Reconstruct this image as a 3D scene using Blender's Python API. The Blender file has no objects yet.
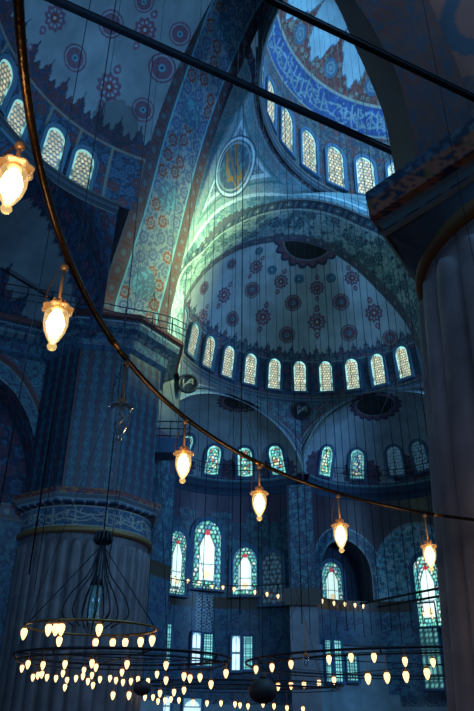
import bpy, math, random
import numpy as np
from mathutils import Matrix, Vector

random.seed(7)
SC = bpy.context.scene
COL = SC.collection
EYE = 1.6                     # camera height above the carpet; all heights below are metres above the eye

# ------------------------------------------------------------------ camera
CX, CY, F = 237.0, 355.5, 672.16
PITCH, ROLL = math.radians(28.47), math.radians(0.60)
cam = bpy.data.cameras.new('camera')
cam.sensor_fit = 'VERTICAL'; cam.sensor_height = 24.0; cam.lens = F / 711 * 24.0
cam.clip_start = 0.05; cam.clip_end = 500
camo = bpy.data.objects.new('camera', cam); COL.objects.link(camo)
ex = Vector((1, 0, 0)); U = Vector((0, -math.sin(PITCH), math.cos(PITCH))); Fw = Vector((0, math.cos(PITCH), math.sin(PITCH)))
R_ = ex * math.cos(ROLL) + U * math.sin(ROLL); U_ = -ex * math.sin(ROLL) + U * math.cos(ROLL)
camo.matrix_world = Matrix(((R_.x, U_.x, -Fw.x, 0), (R_.y, U_.y, -Fw.y, 0), (R_.z, U_.z, -Fw.z, EYE), (0, 0, 0, 1)))
SC.camera = camo

# ------------------------------------------------------------------ world, lights, exposure
w = bpy.data.worlds.new('world'); SC.world = w; w.use_nodes = True
bg = w.node_tree.nodes['Background']
bg.inputs[0].default_value = (0.14, 0.34, 0.60, 1); bg.inputs[1].default_value = 0.185
SC.view_settings.view_transform = 'Standard'
SC.view_settings.look = 'None'
SC.view_settings.exposure = 0.0
SC.view_settings.gamma = 1.0
SC.view_settings.use_curve_mapping = False

def area(name, loc, target, size, power, col, spread=180):
    l = bpy.data.lights.new(name, 'AREA'); l.shape = 'RECTANGLE'; l.size = size[0]; l.size_y = size[1]
    l.energy = power; l.color = col; l.spread = math.radians(spread)
    o = bpy.data.objects.new(name, l); COL.objects.link(o)
    o.location = (loc[0], loc[1], loc[2] + EYE)
    d = Vector(target) - Vector(loc); o.rotation_euler = d.to_track_quat('-Z', 'Y').to_euler()
    return o
# lights out of the frame: daylight from windows at right, the rest added fills
area('dome_fill', (13, 25, 46.5), (10, 30, 0), (12, 12), 5200, (0.22, 0.62, 1.0))  # added soft fill from the crown, standing in for daylight
area('daylight_right', (27, 28, 29), (-4.2, 36.2, 24.5), (3, 4), 1150, (0.85, 1.0, 0.34), 27)
area('dome_side_fill', (23, 22, 37), (-1, 28, 32), (4, 4), 1700, (0.22, 0.58, 1.0))  # unseen light added to lift the left arch soffit
area('bay_fill', (19.5, 44.5, 10), (12, 52, 9), (2, 4), 320, (0.25, 0.8, 1.0))  # added behind the near pier to brighten the lower right bay
area('left_fill', (-9.5, 11, 8), (-10.5, 30, 21), (3, 3), 900, (0.22, 0.55, 1.0))  # added fill for the left wall and its exedra
area('near_fill', (4, 2, 22), (5, 40, 26), (10, 6), 1700, (0.22, 0.56, 1.0))  # general fill added above the camera
area('exedra_fill', (25, 28, 15), (6, 49, 26), (6, 6), 3800, (0.20, 0.52, 1.0))  # unseen light added to brighten the back semidome

# ------------------------------------------------------------------ helpers: rays, meshes
def ray(x, y):
    X = x - CX; Y = CY - y
    Xr = X * math.cos(ROLL) - Y * math.sin(ROLL); Yr = X * math.sin(ROLL) + Y * math.cos(ROLL)
    return np.array([Xr, F * math.cos(PITCH) - Yr * math.sin(PITCH), Yr * math.cos(PITCH) + F * math.sin(PITCH)])
def on_z(x, y, z):
    r = ray(x, y); return r * z / r[2]
def at_dist(x, y, D):
    r = ray(x, y); return r * D / math.hypot(r[0], r[1])
def on_plane(x, y, Fp, az):
    d = np.array([math.sin(az), math.cos(az)]); n = np.array([d[1], -d[0]])
    r = ray(x, y); return r * (n @ np.array(Fp[:2])) / (n @ r[:2])
def on_sphere(x, y, c, R, far=True):
    r = ray(x, y); r = r / np.linalg.norm(r); c = np.array(c)
    b = r @ c; disc = b * b - (c @ c - R * R)
    if disc < 0: disc = 0
    return r * (b + math.sqrt(disc) * (1 if far else -1))
def on_cyl(x, y, c, R, far=True):
    r = ray(x, y); h = math.hypot(r[0], r[1]); d = r[:2] / h; c = np.array(c[:2])
    b = d @ c; disc = max(0, b * b - (c @ c - R * R))
    return r / h * (b + math.sqrt(disc) * (1 if far else -1))

MATS = {}
def mat(name, col=(.5, .5, .5), rough=.7, metal=0., emit=None, es=1., vcol=False, bump=0., bscale=8., var=0.):
    if name in MATS: return MATS[name]
    m = bpy.data.materials.new(name); m.use_nodes = True; nt = m.node_tree
    p = nt.nodes['Principled BSDF']
    p.inputs['Base Color'].default_value = (*col, 1); p.inputs['Roughness'].default_value = rough; p.inputs['Metallic'].default_value = metal
    src = None
    if vcol:
        a = nt.nodes.new('ShaderNodeAttribute'); a.attribute_name = 'tint'; src = a.outputs['Color']
    if var:
        tc = nt.nodes.new('ShaderNodeTexCoord'); n = nt.nodes.new('ShaderNodeTexNoise'); n.inputs['Scale'].default_value = bscale * .2; n.inputs['Detail'].default_value = 6
        nt.links.new(tc.outputs['Object'], n.inputs['Vector'])
        mr = nt.nodes.new('ShaderNodeMapRange'); mr.inputs[1].default_value = .3; mr.inputs[2].default_value = .7; mr.inputs[3].default_value = 1 - var; mr.inputs[4].default_value = 1 + var * .4
        nt.links.new(n.outputs[0], mr.inputs[0])
        mx = nt.nodes.new('ShaderNodeVectorMath'); mx.operation = 'SCALE'
        if src: nt.links.new(src, mx.inputs[0])
        else: mx.inputs[0].default_value = col
        nt.links.new(mr.outputs[0], mx.inputs['Scale']); src = mx.outputs[0]
    if src: nt.links.new(src, p.inputs['Base Color'])
    if bump:
        tc2 = nt.nodes.new('ShaderNodeTexCoord'); n2 = nt.nodes.new('ShaderNodeTexNoise'); n2.inputs['Scale'].default_value = bscale
        nt.links.new(tc2.outputs['Object'], n2.inputs['Vector'])
        b = nt.nodes.new('ShaderNodeBump'); b.inputs['Strength'].default_value = bump; b.inputs['Distance'].default_value = .05
        nt.links.new(n2.outputs[0], b.inputs['Height']); nt.links.new(b.outputs[0], p.inputs['Normal'])
    if emit is not None:
        if emit == 'tint':
            a = nt.nodes.new('ShaderNodeAttribute'); a.attribute_name = 'tint'; nt.links.new(a.outputs['Color'], p.inputs['Emission Color'])
            p.inputs['Base Color'].default_value = (.02, .03, .04, 1)
        else: p.inputs['Emission Color'].default_value = (*emit, 1)
        p.inputs['Emission Strength'].default_value = es
    MATS[name] = m; return m
def glassmat(name, tcol, emit, es, tr=.6, rough=.1):
    if name in MATS: return MATS[name]
    m = bpy.data.materials.new(name); m.use_nodes = True; nt = m.node_tree; nt.nodes.clear()
    o = nt.nodes.new('ShaderNodeOutputMaterial'); t = nt.nodes.new('ShaderNodeBsdfTransparent'); t.inputs[0].default_value = (*tcol, 1)
    g = nt.nodes.new('ShaderNodeBsdfGlossy'); g.inputs[0].default_value = (.8, .9, 1, 1); g.inputs[1].default_value = rough
    mx = nt.nodes.new('ShaderNodeMixShader'); fr = nt.nodes.new('ShaderNodeLayerWeight'); fr.inputs[0].default_value = 1 - tr
    nt.links.new(fr.outputs['Facing'], mx.inputs[0]); nt.links.new(t.outputs[0], mx.inputs[1]); nt.links.new(g.outputs[0], mx.inputs[2])
    e = nt.nodes.new('ShaderNodeEmission'); e.inputs[0].default_value = (*emit, 1); e.inputs[1].default_value = es
    ad = nt.nodes.new('ShaderNodeAddShader'); nt.links.new(mx.outputs[0], ad.inputs[0]); nt.links.new(e.outputs[0], ad.inputs[1])
    nt.links.new(ad.outputs[0], o.inputs[0]); MATS[name] = m; return m

def link(name, me, parent=None, m=None):
    o = bpy.data.objects.new(name, me); COL.objects.link(o)
    if parent is not None: o.parent = parent
    if m: me.materials.append(m)
    return o
def origin(parent):
    """where local (0,0,0) of a new object sits, in eye-relative metres"""
    p = np.zeros(3)
    if parent is None: return p
    q = parent
    while q is not None:
        p += np.array(q.location); q = q.parent
    p[2] -= EYE
    return p
def mesh(name, V, Fc, parent=None, m=None, smooth=True, tint=None, base=None):
    """V eye-relative world coordinates; base = object origin for a parentless mesh"""
    V = np.asarray(V, float)
    if parent is None:
        b = np.array(base if base is not None else V.mean(0), float)
        V = V - b; loc = (b[0], b[1], b[2] + EYE)
    else:
        V = V - origin(parent); loc = (0, 0, 0)
    me = bpy.data.meshes.new(name)
    me.from_pydata([tuple(v) for v in V.tolist()], [], Fc if isinstance(Fc, list) else Fc.tolist())
    if smooth: me.polygons.foreach_set('use_smooth', [True] * len(me.polygons))
    if tint is not None:
        a = me.color_attributes.new('tint', 'FLOAT_COLOR', 'POINT')
        c = np.ones((len(V), 4), np.float32); c[:, :3] = np.asarray(tint).reshape(-1, 3)
        a.data.foreach_set('color', c.ravel())
    me.update()
    o = link(name, me, parent, m); o.location = loc
    return o
def grid(name, P, C=None, parent=None, m=None, keep=None, smooth=True):
    nu, nv = P.shape[:2]
    idx = np.arange(nu * nv).reshape(nu, nv)
    q = np.stack([idx[:-1, :-1], idx[1:, :-1], idx[1:, 1:], idx[:-1, 1:]], -1).reshape(-1, 4)
    if keep is not None:
        k = keep.reshape(-1); q = q[k[q].all(1)]
        used = np.unique(q); remap = -np.ones(nu * nv, int); remap[used] = np.arange(len(used)); q = remap[q]
        V = P.reshape(-1, 3)[used]; T = None if C is None else C.reshape(-1, 3)[used]
    else:
        V = P.reshape(-1, 3); T = None if C is None else C.reshape(-1, 3)
    return mesh(name, V, q, parent, m, smooth, T)
class MB:
    def __init__(s): s.v = []; s.f = []
    def add(s, V, Fc):
        n = len(s.v); s.v += [tuple(map(float, p)) for p in V]; s.f += [[i + n for i in f] for f in Fc]
    def tube(s, pts, r, n=8, closed=False):
        pts = [np.array(p, float) for p in pts]; N = len(pts); V = []
        rs = r if hasattr(r, '__len__') else [r] * N
        up = None
        for i in range(N):
            if closed: t = pts[(i + 1) % N] - pts[i - 1]
            else: t = pts[min(i + 1, N - 1)] - pts[max(i - 1, 0)]
            t = t / (np.linalg.norm(t) + 1e-9)
            if up is None: up = np.array([0, 0, 1.]) if abs(t[2]) < .9 else np.array([1., 0, 0])
            a = np.cross(t, up); a /= np.linalg.norm(a); b = np.cross(a, t); up = b
            for k in range(n):
                th = 2 * math.pi * k / n; V.append(pts[i] + rs[i] * (a * math.cos(th) + b * math.sin(th)))
        Fc = []
        for i in range(N if closed else N - 1):
            j = (i + 1) % N
            for k in range(n):
                k2 = (k + 1) % n; Fc.append([i * n + k, i * n + k2, j * n + k2, j * n + k])
        if not closed: Fc += [list(range(n))[::-1], [(N - 1) * n + k for k in range(n)]]
        s.add(V, Fc)
    def lathe(s, c, prof, n=24, wav=None, cap=True, rot=0):
        V = []; c = np.array(c, float)
        for (r, z) in prof:
            for k in range(n):
                th = 2 * math.pi * k / n + rot; rr = r if wav is None else r * wav(th, z)
                V.append(c + np.array([rr * math.cos(th), rr * math.sin(th), z]))
        Fc = []
        for i in range(len(prof) - 1):
            for k in range(n):
                k2 = (k + 1) % n; Fc.append([i * n + k, i * n + k2, (i + 1) * n + k2, (i + 1) * n + k])
        if cap: Fc += [list(range(n))[::-1], [(len(prof) - 1) * n + k for k in range(n)]]
        s.add(V, Fc)
    def box(s, c, sx, sy, sz, az=0):
        c = np.array(c, float); ca, sa = math.cos(az), math.sin(az); V = []
        for z in (-sz / 2, sz / 2):
            for x, y in ((-sx / 2, -sy / 2), (sx / 2, -sy / 2), (sx / 2, sy / 2), (-sx / 2, sy / 2)):
                V.append(c + np.array([x * ca - y * sa, x * sa + y * ca, z]))
        s.add(V, [[3, 2, 1, 0], [4, 5, 6, 7], [0, 1, 5, 4], [1, 2, 6, 5], [2, 3, 7, 6], [3, 0, 4, 7]])
    def build(s, name, m, parent=None, smooth=True, base=None): return mesh(name, s.v, s.f, parent, m, smooth, base=base)
def struct(o): o['kind'] = 'structure'; return o
def tag(o, label, cat, group=None):
    o['label'] = label; o['category'] = cat
    if group: o['group'] = group
    return o
def empty(name, p, label, cat, group=None):
    o = bpy.data.objects.new(name, None); COL.objects.link(o); o.location = (p[0], p[1], p[2] + EYE); o.empty_display_size = .2
    return tag(o, label, cat, group)
def dup(root, loc, label=None):
    r = root.copy(); COL.objects.link(r); r.location = (loc[0], loc[1], loc[2] + EYE)
    if label: r['label'] = label
    for ch in list(root.children):
        c = ch.copy(); COL.objects.link(c); c.parent = r
        for g in list(ch.children):
            d = g.copy(); COL.objects.link(d); d.parent = c
    return r

# ------------------------------------------------------------------ painted patterns (albedo only), in metres
FIELD = np.array([.42, .52, .58]); BLUE = np.array([.055, .13, .23]); NAVY = np.array([.022, .042, .095]); TURQ = np.array([.12, .40, .50])
RED = np.array([.30, .07, .06]); MAUVE = np.array([.22, .10, .16]); CREAM = np.array([.52, .50, .42]); DARK = np.array([.02, .03, .05]); PALE = np.array([.38, .52, .60])
BLACK = np.array([.006, .008, .012]); OCHRE = np.array([.45, .24, .08]); GREY = np.array([.25, .26, .30]); WHITE = np.array([.65, .70, .72])
def hsh(i, j, k=0):
    x = np.sin(i * 127.1 + j * 311.7 + k * 74.7) * 43758.5453; return x - np.floor(x)
def vnoise(u, v, k=0):
    i = np.floor(u); j = np.floor(v); a = u - i; b = v - j; a = a * a * (3 - 2 * a); b = b * b * (3 - 2 * b)
    return (hsh(i, j, k) * (1 - a) + hsh(i + 1, j, k) * a) * (1 - b) + (hsh(i, j + 1, k) * (1 - a) + hsh(i + 1, j + 1, k) * a) * b
def fbm(u, v, k=0): return .5 * vnoise(u, v, k) + .3 * vnoise(u * 2.1, v * 2.1, k + 1) + .2 * vnoise(u * 4.3, v * 4.3, k + 2)
def cells(u, v, s, jit=.3, k=0):
    u = u / s; v = v / s; i0 = np.floor(u); j0 = np.floor(v); best = np.full(u.shape, 9.); H = np.zeros(u.shape); A = np.zeros(u.shape)
    for di in (-1, 0, 1):
        for dj in (-1, 0, 1):
            i = i0 + di; j = j0 + dj
            x = u - (i + .5 + jit * (hsh(i, j, k) - .5) + .5 * (j % 2) - .25); y = v - (j + .5 + jit * (hsh(i, j, k + 5) - .5))
            d = np.hypot(x, y); mm = d < best
            best = np.where(mm, d, best); H = np.where(mm, hsh(i, j, k + 9), H); A = np.where(mm, np.arctan2(y, x), A)
    return best, H, A
def mixc(C, mask, col):
    mk = np.clip(mask, 0, 1)[..., None]; return C * (1 - mk) + np.asarray(col) * mk
def base(u, col): return np.broadcast_to(np.asarray(col, float), u.shape + (3,)).copy()
def floral(u, v, s, bgc, f1, f2, leaf, k=0):
    C = base(u, bgc)
    w1 = np.abs(np.sin(2 * np.pi * (u / (s * 1.6) + .28 * np.sin(2 * np.pi * v / (s * 1.9)))))
    w2 = np.abs(np.sin(2 * np.pi * (v / (s * 1.7) + .28 * np.sin(2 * np.pi * u / (s * 2.1)))))
    C = mixc(C, (w1 < .13) | (w2 < .13), leaf)
    d, h, a = cells(u, v, s * .42, .7, k + 3)
    C = mixc(C, (d < .36 + .1 * np.cos(3 * a)) & (h < .9), np.where((h < .4)[..., None], leaf, f2))
    d, h, a = cells(u, v, s, .35, k)
    C = mixc(C, d < .42 + .04 * np.cos(8 * a), bgc)
    C = mixc(C, d < .36 + .045 * np.cos(8 * a), np.where((h < .55)[..., None], f1, f2))
    C = mixc(C, (d < .2) & (d > .13), bgc); C = mixc(C, d < .07, np.asarray(leaf) * 1.3)
    return C
def border(u, v, w, bgc, f1, line=CREAM, p=None):
    p = p or w * .9; C = base(u, bgc); x = (u / p) % 1 - .5; y = v / w - .5
    d = np.hypot(x * p, y * w) / w
    C = mixc(C, d < .34, f1); C = mixc(C, d < .25, bgc); C = mixc(C, d < .16, line)
    x2 = np.abs((u / p + .5) % 1 - .5)
    C = mixc(C, (x2 < .09) & (np.abs(y) < .32), f1)
    C = mixc(C, np.abs(y) > .40, line * .6); C = mixc(C, np.abs(y) > .455, f1 * .6)
    return C
def stripe(C, v, a, b, col): return mixc(C, (v >= a) & (v < b), col)
def blend(C, D, mask): return np.where(mask[..., None], D, C)
def dirt(C, u, v, k=0, amt=.35, s=1.3): return C * (1 - amt + amt * 1.5 * fbm(u / s, v / s, k))[..., None]
def palmette(u, p, h):
    x = np.abs((u / p) % 1 - .5) * 2; big = (1 - x ** 1.5); x2 = np.abs((u / p + .5) % 1 - .5) * 2
    return h * np.maximum(.35 + .65 * np.clip(1 - x * 1.4, 0, 1) + .12 * (np.cos(6 * np.pi * x) > .2) * big, .35 + .35 * np.clip(1 - x2 * 2.2, 0, 1))
def script_band(u, v, w, bgc=BLUE, ink=CREAM, p=1.9):
    """flowing thuluth-like strokes: tall uprights, baseline bowls, crossing arcs and dots"""
    C = base(u, bgc * .9); vv = v / w
    C = mixc(C, fbm(u * 5, v * 5, 4) > .66, bgc * 1.6)
    cell = np.floor(u / (p * .25)); x = (u / (p * .25)) - cell; h = hsh(cell, cell * 0, 3)
    C = mixc(C, (np.abs(x - .5 - .12 * (vv - .5)) < .13) & (vv > .22) & (vv < .62 + .26 * h) & (h > .35), ink)
    for k, (per, a0, am) in enumerate(((p, .30, .13), (p * .63, .46, .17), (p * 1.37, .62, .14))):
        ph = hsh(np.floor(u / per), u * 0, 7 + k) * .8
        y = a0 + am * np.sin(2 * np.pi * u / per + ph) * np.where(np.cos(2 * np.pi * u / per * .5 + k) > 0, 1, .4)
        C = mixc(C, np.abs(vv - y) < .030, ink)
    d, h2, a = cells(u, v, w * .33, .8, 11)
    C = mixc(C, (np.abs(d - .34) < .075) & (h2 > .55) & (np.cos(a + h2 * 9) > -.2), ink); C = mixc(C, (d < .09) & (h2 < .3), ink)
    C = mixc(C, (vv < .07) | (vv > .93), CREAM * .6)
    return C
def roundel(P, C, c, r, kind, up=None):
    d = P - np.asarray(c); up = np.asarray(up) / np.linalg.norm(up); nrm = np.cross(up, [0.3, 1, 0.1]); side = np.cross(up, NORMAL(c)); side /= np.linalg.norm(side)
    y = d @ up; x = d @ side; R = np.hypot(x, y) / r; a = np.arctan2(y, x)
    if kind == 'pend':
        C = mixc(C, R < 1.0 + .10 * np.cos(10 * a), MAUVE * .9); C = mixc(C, (np.abs(R - .62) < .12) & (np.cos(10 * a) > -.2), PALE * .7); C = mixc(C, (R < .35), RED * .8); C = mixc(C, R < .15, PALE)
        for s in (-1, 1):
            t = (s * y / r - 1.15) / .85; wd = .42 * np.sqrt(np.clip(1 - np.abs(t * 2 - 1) ** 1.3, 0, 1)) * (1 - .45 * np.clip(t, 0, 1))
            C = mixc(C, (t > 0) & (t < 1) & (np.abs(x / r) < wd), MAUVE)
            C = mixc(C, (t > .3) & (t < .6) & (np.abs(x / r) < wd * .4), PALE * .7)
    elif kind == 'ring':
        C = mixc(C, R < 1.0, MAUVE * .8); C = mixc(C, (R < .86) & (R > .74), FIELD * .6); C = mixc(C, (R < .70) & (np.cos(8 * a) * .12 + .45 > R), RED * .5 + BLUE * .5); C = mixc(C, R < .25, TURQ * .9); C = mixc(C, R < .12, NAVY)
    elif kind == 'blue':
        C = mixc(C, R < 1.0, BLUE * .8); C = mixc(C, (R < .78) & (R > .6), TURQ * .7); C = mixc(C, R < .3, TURQ)
    elif kind == 'disc':
        fr = 1.0 + .10 + .16 * np.abs(np.sin(a * 9)); C = mixc(C, R < fr + .12, NAVY * .8); C = mixc(C, R < fr, MAUVE * .8); C = mixc(C, R < 1.02, PALE * .5); C = mixc(C, R < .97, BLACK)
    return C
CUR = [np.zeros(3)]
def NORMAL(c):
    n = np.asarray(c) - CUR[0]; return n / np.linalg.norm(n)

TILE = mat('painted_plaster', vcol=True, rough=.75, var=.22, bscale=4)
GLAZE = mat('glazed_tile', vcol=True, rough=.38, var=.2, bscale=5)
MARB = mat('grey_marble', vcol=True, rough=.5, var=.35, bscale=7)
IRON = mat('dark_iron', (.012, .018, .028), .5, .6)
BRASS = mat('aged_brass', (.30, .17, .06), .32, .9, bump=.15, bscale=60)
STONE = mat('frame_plaster', (.22, .36, .42), .7)
GLOW = mat('window_glass', emit='tint', es=1.0, vcol=False, rough=.3)

def fill(a, b, n): return np.linspace(a, b, n)
def poly(pts, n):
    """Catmull-Rom through pts, n samples by chord length"""
    p = np.asarray(pts, float); L = np.r_[0, np.cumsum(np.linalg.norm(np.diff(p, axis=0), axis=1))]
    t = np.linspace(0, L[-1], n); out = np.empty((n, p.shape[1])); m = np.gradient(p, L, axis=0)
    for i, x in enumerate(t):
        k = min(np.searchsorted(L, x, side='right') - 1, len(L) - 2); h = L[k + 1] - L[k]; s = (x - L[k]) / h
        out[i] = (2 * s ** 3 - 3 * s ** 2 + 1) * p[k] + (s ** 3 - 2 * s ** 2 + s) * h * m[k] + (-2 * s ** 3 + 3 * s ** 2) * p[k + 1] + (s ** 3 - s ** 2) * h * m[k + 1]
    return out
def arclen(c): return np.r_[0, np.cumsum(np.linalg.norm(np.diff(c, axis=0), axis=1))]
def rad(a): return math.radians(a)
def pol(c, r, az, z): return np.stack([c[0] + r * np.sin(az), c[1] + r * np.cos(az), z + 0 * az], -1)

# ================================================================== STRUCTURE
# ---- floor and outer walls
struct(grid('floor', np.stack(np.meshgrid(fill(-40, 45, 60), fill(-12, 75, 60), indexing='ij') + [np.full((60, 60), -EYE)], -1),
            base(np.zeros((60, 60)), (.16, .04, .04)), m=TILE))

# ---- central dome
DC = np.array([13.0, 27.2]); DZ0, DSP, DR = 33.7, 38.2, 11.9
def dome():
    nu, nz = 900, 190
    az = fill(-math.pi, math.pi, nu)[:, None]; t = fill(0, 1, nz)[None, :]
    H1 = DSP - DZ0; S = H1 + DR * math.pi / 2; s = t * S
    r = np.where(s < H1, DR, DR * np.cos(np.clip((s - H1) / DR, 0, math.pi / 2))); z = np.where(s < H1, DZ0 + s, DSP + DR * np.sin(np.clip((s - H1) / DR, 0, math.pi / 2)))
    P = np.stack([DC[0] + r * np.sin(az), DC[1] + r * np.cos(az), z + 0 * az], -1)
    u = az * DR + 0 * s; v = s + 0 * az
    C = floral(u, v, .75, NAVY * .8, RED * .6, CREAM * .25, BLUE * .6)
    C = stripe(C, v, 0, .12, CREAM * .7); C = blend(C, border(u, v - .12, .4, NAVY, TURQ * .7, PALE * .7), (v > .12) & (v < .52))
    C = blend(C, script_band(u, v - 7.0, 2.8, np.array([.012, .05, .20]), PALE * .5, 2.4), (v > 7.0) & (v < 9.8))
    # lobed pale fields above a scalloped floral fringe
    v0 = v - 9.8; seg = DR * 2 * math.pi / 16; q = (az - rad(-36.5)) / (2 * math.pi) * 16; x = np.abs((q + .5) % 1 - .5) * 2 + 0 * v   # 0 on the blue medallion, 1 in mid lobe
    lob = .9 + 3.6 * (1 - x) ** 1.6 + .28 * np.cos(x * 16)
    up = floral(u, v, .55, RED * .42, CREAM * .40, RED * .8, RED * .25, 4)
    up = blend(up, base(u, PALE * .85), (v0 > lob + .14)); up = blend(up, base(u, BLUE * .9), (v0 > lob) & (v0 <= lob + .14))
    xx = ((q + .5) % 1 - .5) * seg; dd = np.hypot(xx, v0 - 1.5)
    up = mixc(up, dd < .78, BLUE * .8); up = mixc(up, (dd < .5) & (dd > .36), PALE * .5); up = mixc(up, (dd < .22), PALE * .5)
    up = mixc(up, v0 < .1, CREAM * .6)
    C = blend(C, up, v0 > 0)
    return struct(grid('ceiling_dome', P, dirt(C, u, v, 2, .25), m=TILE))
dome()

# ---- arch on the left side of the square: soffit between two parallel planes
AZL = rad(146)
FR = on_z(167, 330, 20.0); FL = on_z(100, 300, 20.0)
def plan_curve(px, Fp):
    d = np.array([math.sin(AZL), math.cos(AZL)])
    return [on_plane(x, y, Fp, AZL) for x, y in px]
bR = plan_curve([(167, 330), (176, 290), (185, 250), (202, 180), (220, 120), (239, 72), (270, 8)], FR) + plan_curve([(335, 0), (352, 40), (370, 80), (385, 120), (391, 150)], FR)
bL = plan_curve([(100, 300), (113, 260), (133, 200), (155, 120), (182, 40), (196, 0)], FL) + plan_curve([(357, 0), (385, 45), (400, 75), (412, 120)], FL)
bR = [bR[0] - [0, 0, .6]] + bR + [bR[-1] - [0, 0, 6]]; bL = [bL[0] - [0, 0, .6]] + bL + [bL[-1] - [0, 0, 5]]
CRt = poly(bR, 700); CLt = poly(bL, 700)
def soffit():
    nv = 90; t = fill(0, 1, nv)[None, :, None]
    P = CLt[:, None] * (1 - t) + CRt[:, None] * t
    wid = np.linalg.norm(CRt - CLt, axis=1)[:, None]; W = 4.6
    u = (arclen(CRt)[:, None] + 0 * t[..., 0]); v = t[..., 0] * W + 0 * u
    C = floral(u, v, 1.0, PALE * .46, RED * .55, NAVY * 2.2, BLUE * .9)
    dd = np.hypot((u % 5.2) - 2.6, v - W / 2); C = mixc(C, dd < .82, BLUE * .9); C = mixc(C, (dd < .82) & (fbm(u * 6, v * 6, 2) > .55), TURQ * .7)
    C = blend(C, border(u, v, .95, DARK * 1.5 + RED * .12, RED * .35, PALE * .22, 1.0), v < .95)
    C = blend(C, border(u, W - v, .75, DARK * 1.5 + RED * .12, RED * .35, PALE * .22, .8), v > W - .75)
    C = mixc(C, (np.abs(v - 1.0) < .06) | (np.abs(v - (W - .8)) < .06), TURQ)
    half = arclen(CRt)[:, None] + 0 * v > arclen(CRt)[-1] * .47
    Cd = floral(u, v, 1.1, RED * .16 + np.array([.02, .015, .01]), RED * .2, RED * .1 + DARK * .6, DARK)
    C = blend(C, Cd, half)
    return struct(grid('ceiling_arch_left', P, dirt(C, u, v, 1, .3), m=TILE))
soffit()

# ---- semidome at the back: front arch, soffit, quarter sphere
ECT = np.array([6.0, 38.6]); ER = 10.6; ESP = 22.9
AZE = rad(80); FE = on_z(165.5, 332, 20.0)
rimpx = [(165.5, 332), (174, 275), (183, 259), (207, 240), (221, 226), (240, 215), (265, 205), (291, 200), (316, 201), (341, 207), (360, 215), (392, 229), (418, 258), (430, 290)]
rim1 = [on_plane(x, y, FE, AZE) for x, y in rimpx]
rim1 = poly(rim1 + [rim1[-1] - [0, 0, 6]], 500)
F2 = on_z(187, 335, 23.3)
# inner edge of the soffit: pointed-round arch of radius 9.3 in the plane of the semidome mouth
d80 = np.array([math.sin(AZE), math.cos(AZE), 0]); n80 = np.array([-math.cos(AZE), math.sin(AZE), 0])
innpx = [(184, 345), (187, 301), (206, 273), (240, 250), (268, 243), (300, 242), (330, 252), (354, 268), (377, 290), (407, 326), (418, 350)]
rim2 = [on_plane(x, y, F2, AZE) for x, y in innpx]
rim2 = poly([rim2[0] - [0, 0, 3]] + rim2 + [rim2[-1] - [0, 0, 5]], 500)
def e_soffit():
    t = fill(0, 1, 80)[None, :, None]; P = rim1[:, None] * (1 - t) + rim2[:, None] * t
    # cylindrical step: the first moulding band faces down, the rest curves back
    W = 4.4; u = arclen(rim1)[:, None] + 0 * t[..., 0]; v = t[..., 0] * W + 0 * u
    C = floral(u, v, .9, TURQ * .45 + PALE * .25, BLUE * .7, PALE * .9, NAVY * 1.3)
    C = blend(C, border(u, v, .9, NAVY, BLUE * 1.3, PALE * .8, 1.2), v < .9); C = mixc(C, np.abs(v - .95) < .06, PALE); C = mixc(C, v < .12, DARK * 1.5)
    C = blend(C, border(u, W - v, .8, DARK * 3 + RED * .2, BLUE * .8, PALE * .5, 1.0), v > W - .8)
    return struct(grid('ceiling_arch_back', P, dirt(C, u, v, 3, .25), m=TILE))
e_soffit()
ECEN = np.array([ECT[0], ECT[1], ESP])
meds = []
for x, y, r, k in [(204, 288, 7, 'ring'), (252, 290, 8.5, 'ring'), (232.5, 319, 8, 'ring'), (287, 335, 8.5, 'ring'), (293, 303, 8.5, 'ring'), (341, 302, 8.5, 'ring'), (349, 333, 8.5, 'ring'), (231.5, 264, 6, 'ring'),
                   (259, 251, 4.5, 'blue'), (272, 270, 5, 'blue'), (299, 279, 5, 'blue'), (331, 278, 5, 'blue'), (218, 343, 6, 'ring'), (390, 338, 8, 'ring'),
                   (224, 295, 8, 'pend'), (256, 267, 7, 'pend'), (263, 317, 8, 'pend'), (281, 281.5, 7, 'pend'), (317, 288, 7, 'pend'), (317, 322, 8.5, 'pend'), (352, 278, 7, 'pend'), (374, 313, 8.5, 'pend'), (203, 316, 7, 'pend')]:
    c = on_sphere(x, y, ECEN, ER); meds.append((c, r / F * np.linalg.norm(c), k))
def sphere_patch(name, cen, R, az0, az1, nu, nt, paint, keepf=None, th1=90, squash=None):
    az = fill(rad(az0), rad(az1), nu)[:, None]; th = fill(0, rad(th1), nt)[None, :]
    P = np.stack([cen[0] + R * np.cos(th) * np.sin(az), cen[1] + R * np.cos(th) * np.cos(az), cen[2] + R * np.sin(th) + 0 * az], -1)
    if squash:
        cr = np.cos(th) ** .7; P = np.stack([cen[0] + R * cr * np.sin(az), cen[1] + R * cr * np.cos(az), cen[2] + R * squash * np.sin(th) + 0 * az], -1)
    u = az * R + 0 * th; v = th * R + 0 * az
    CUR[0] = np.asarray(cen, float); C = paint(P, u, v, az + 0 * th, th + 0 * az)
    return struct(grid(name, P, C, m=TILE, keep=None if keepf is None else keepf(P)))
def meridian(c, cen):
    n = (c - cen) / np.linalg.norm(c - cen); z = np.array([0, 0, 1.]); t = z - n * (z @ n); return t / np.linalg.norm(t)
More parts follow.
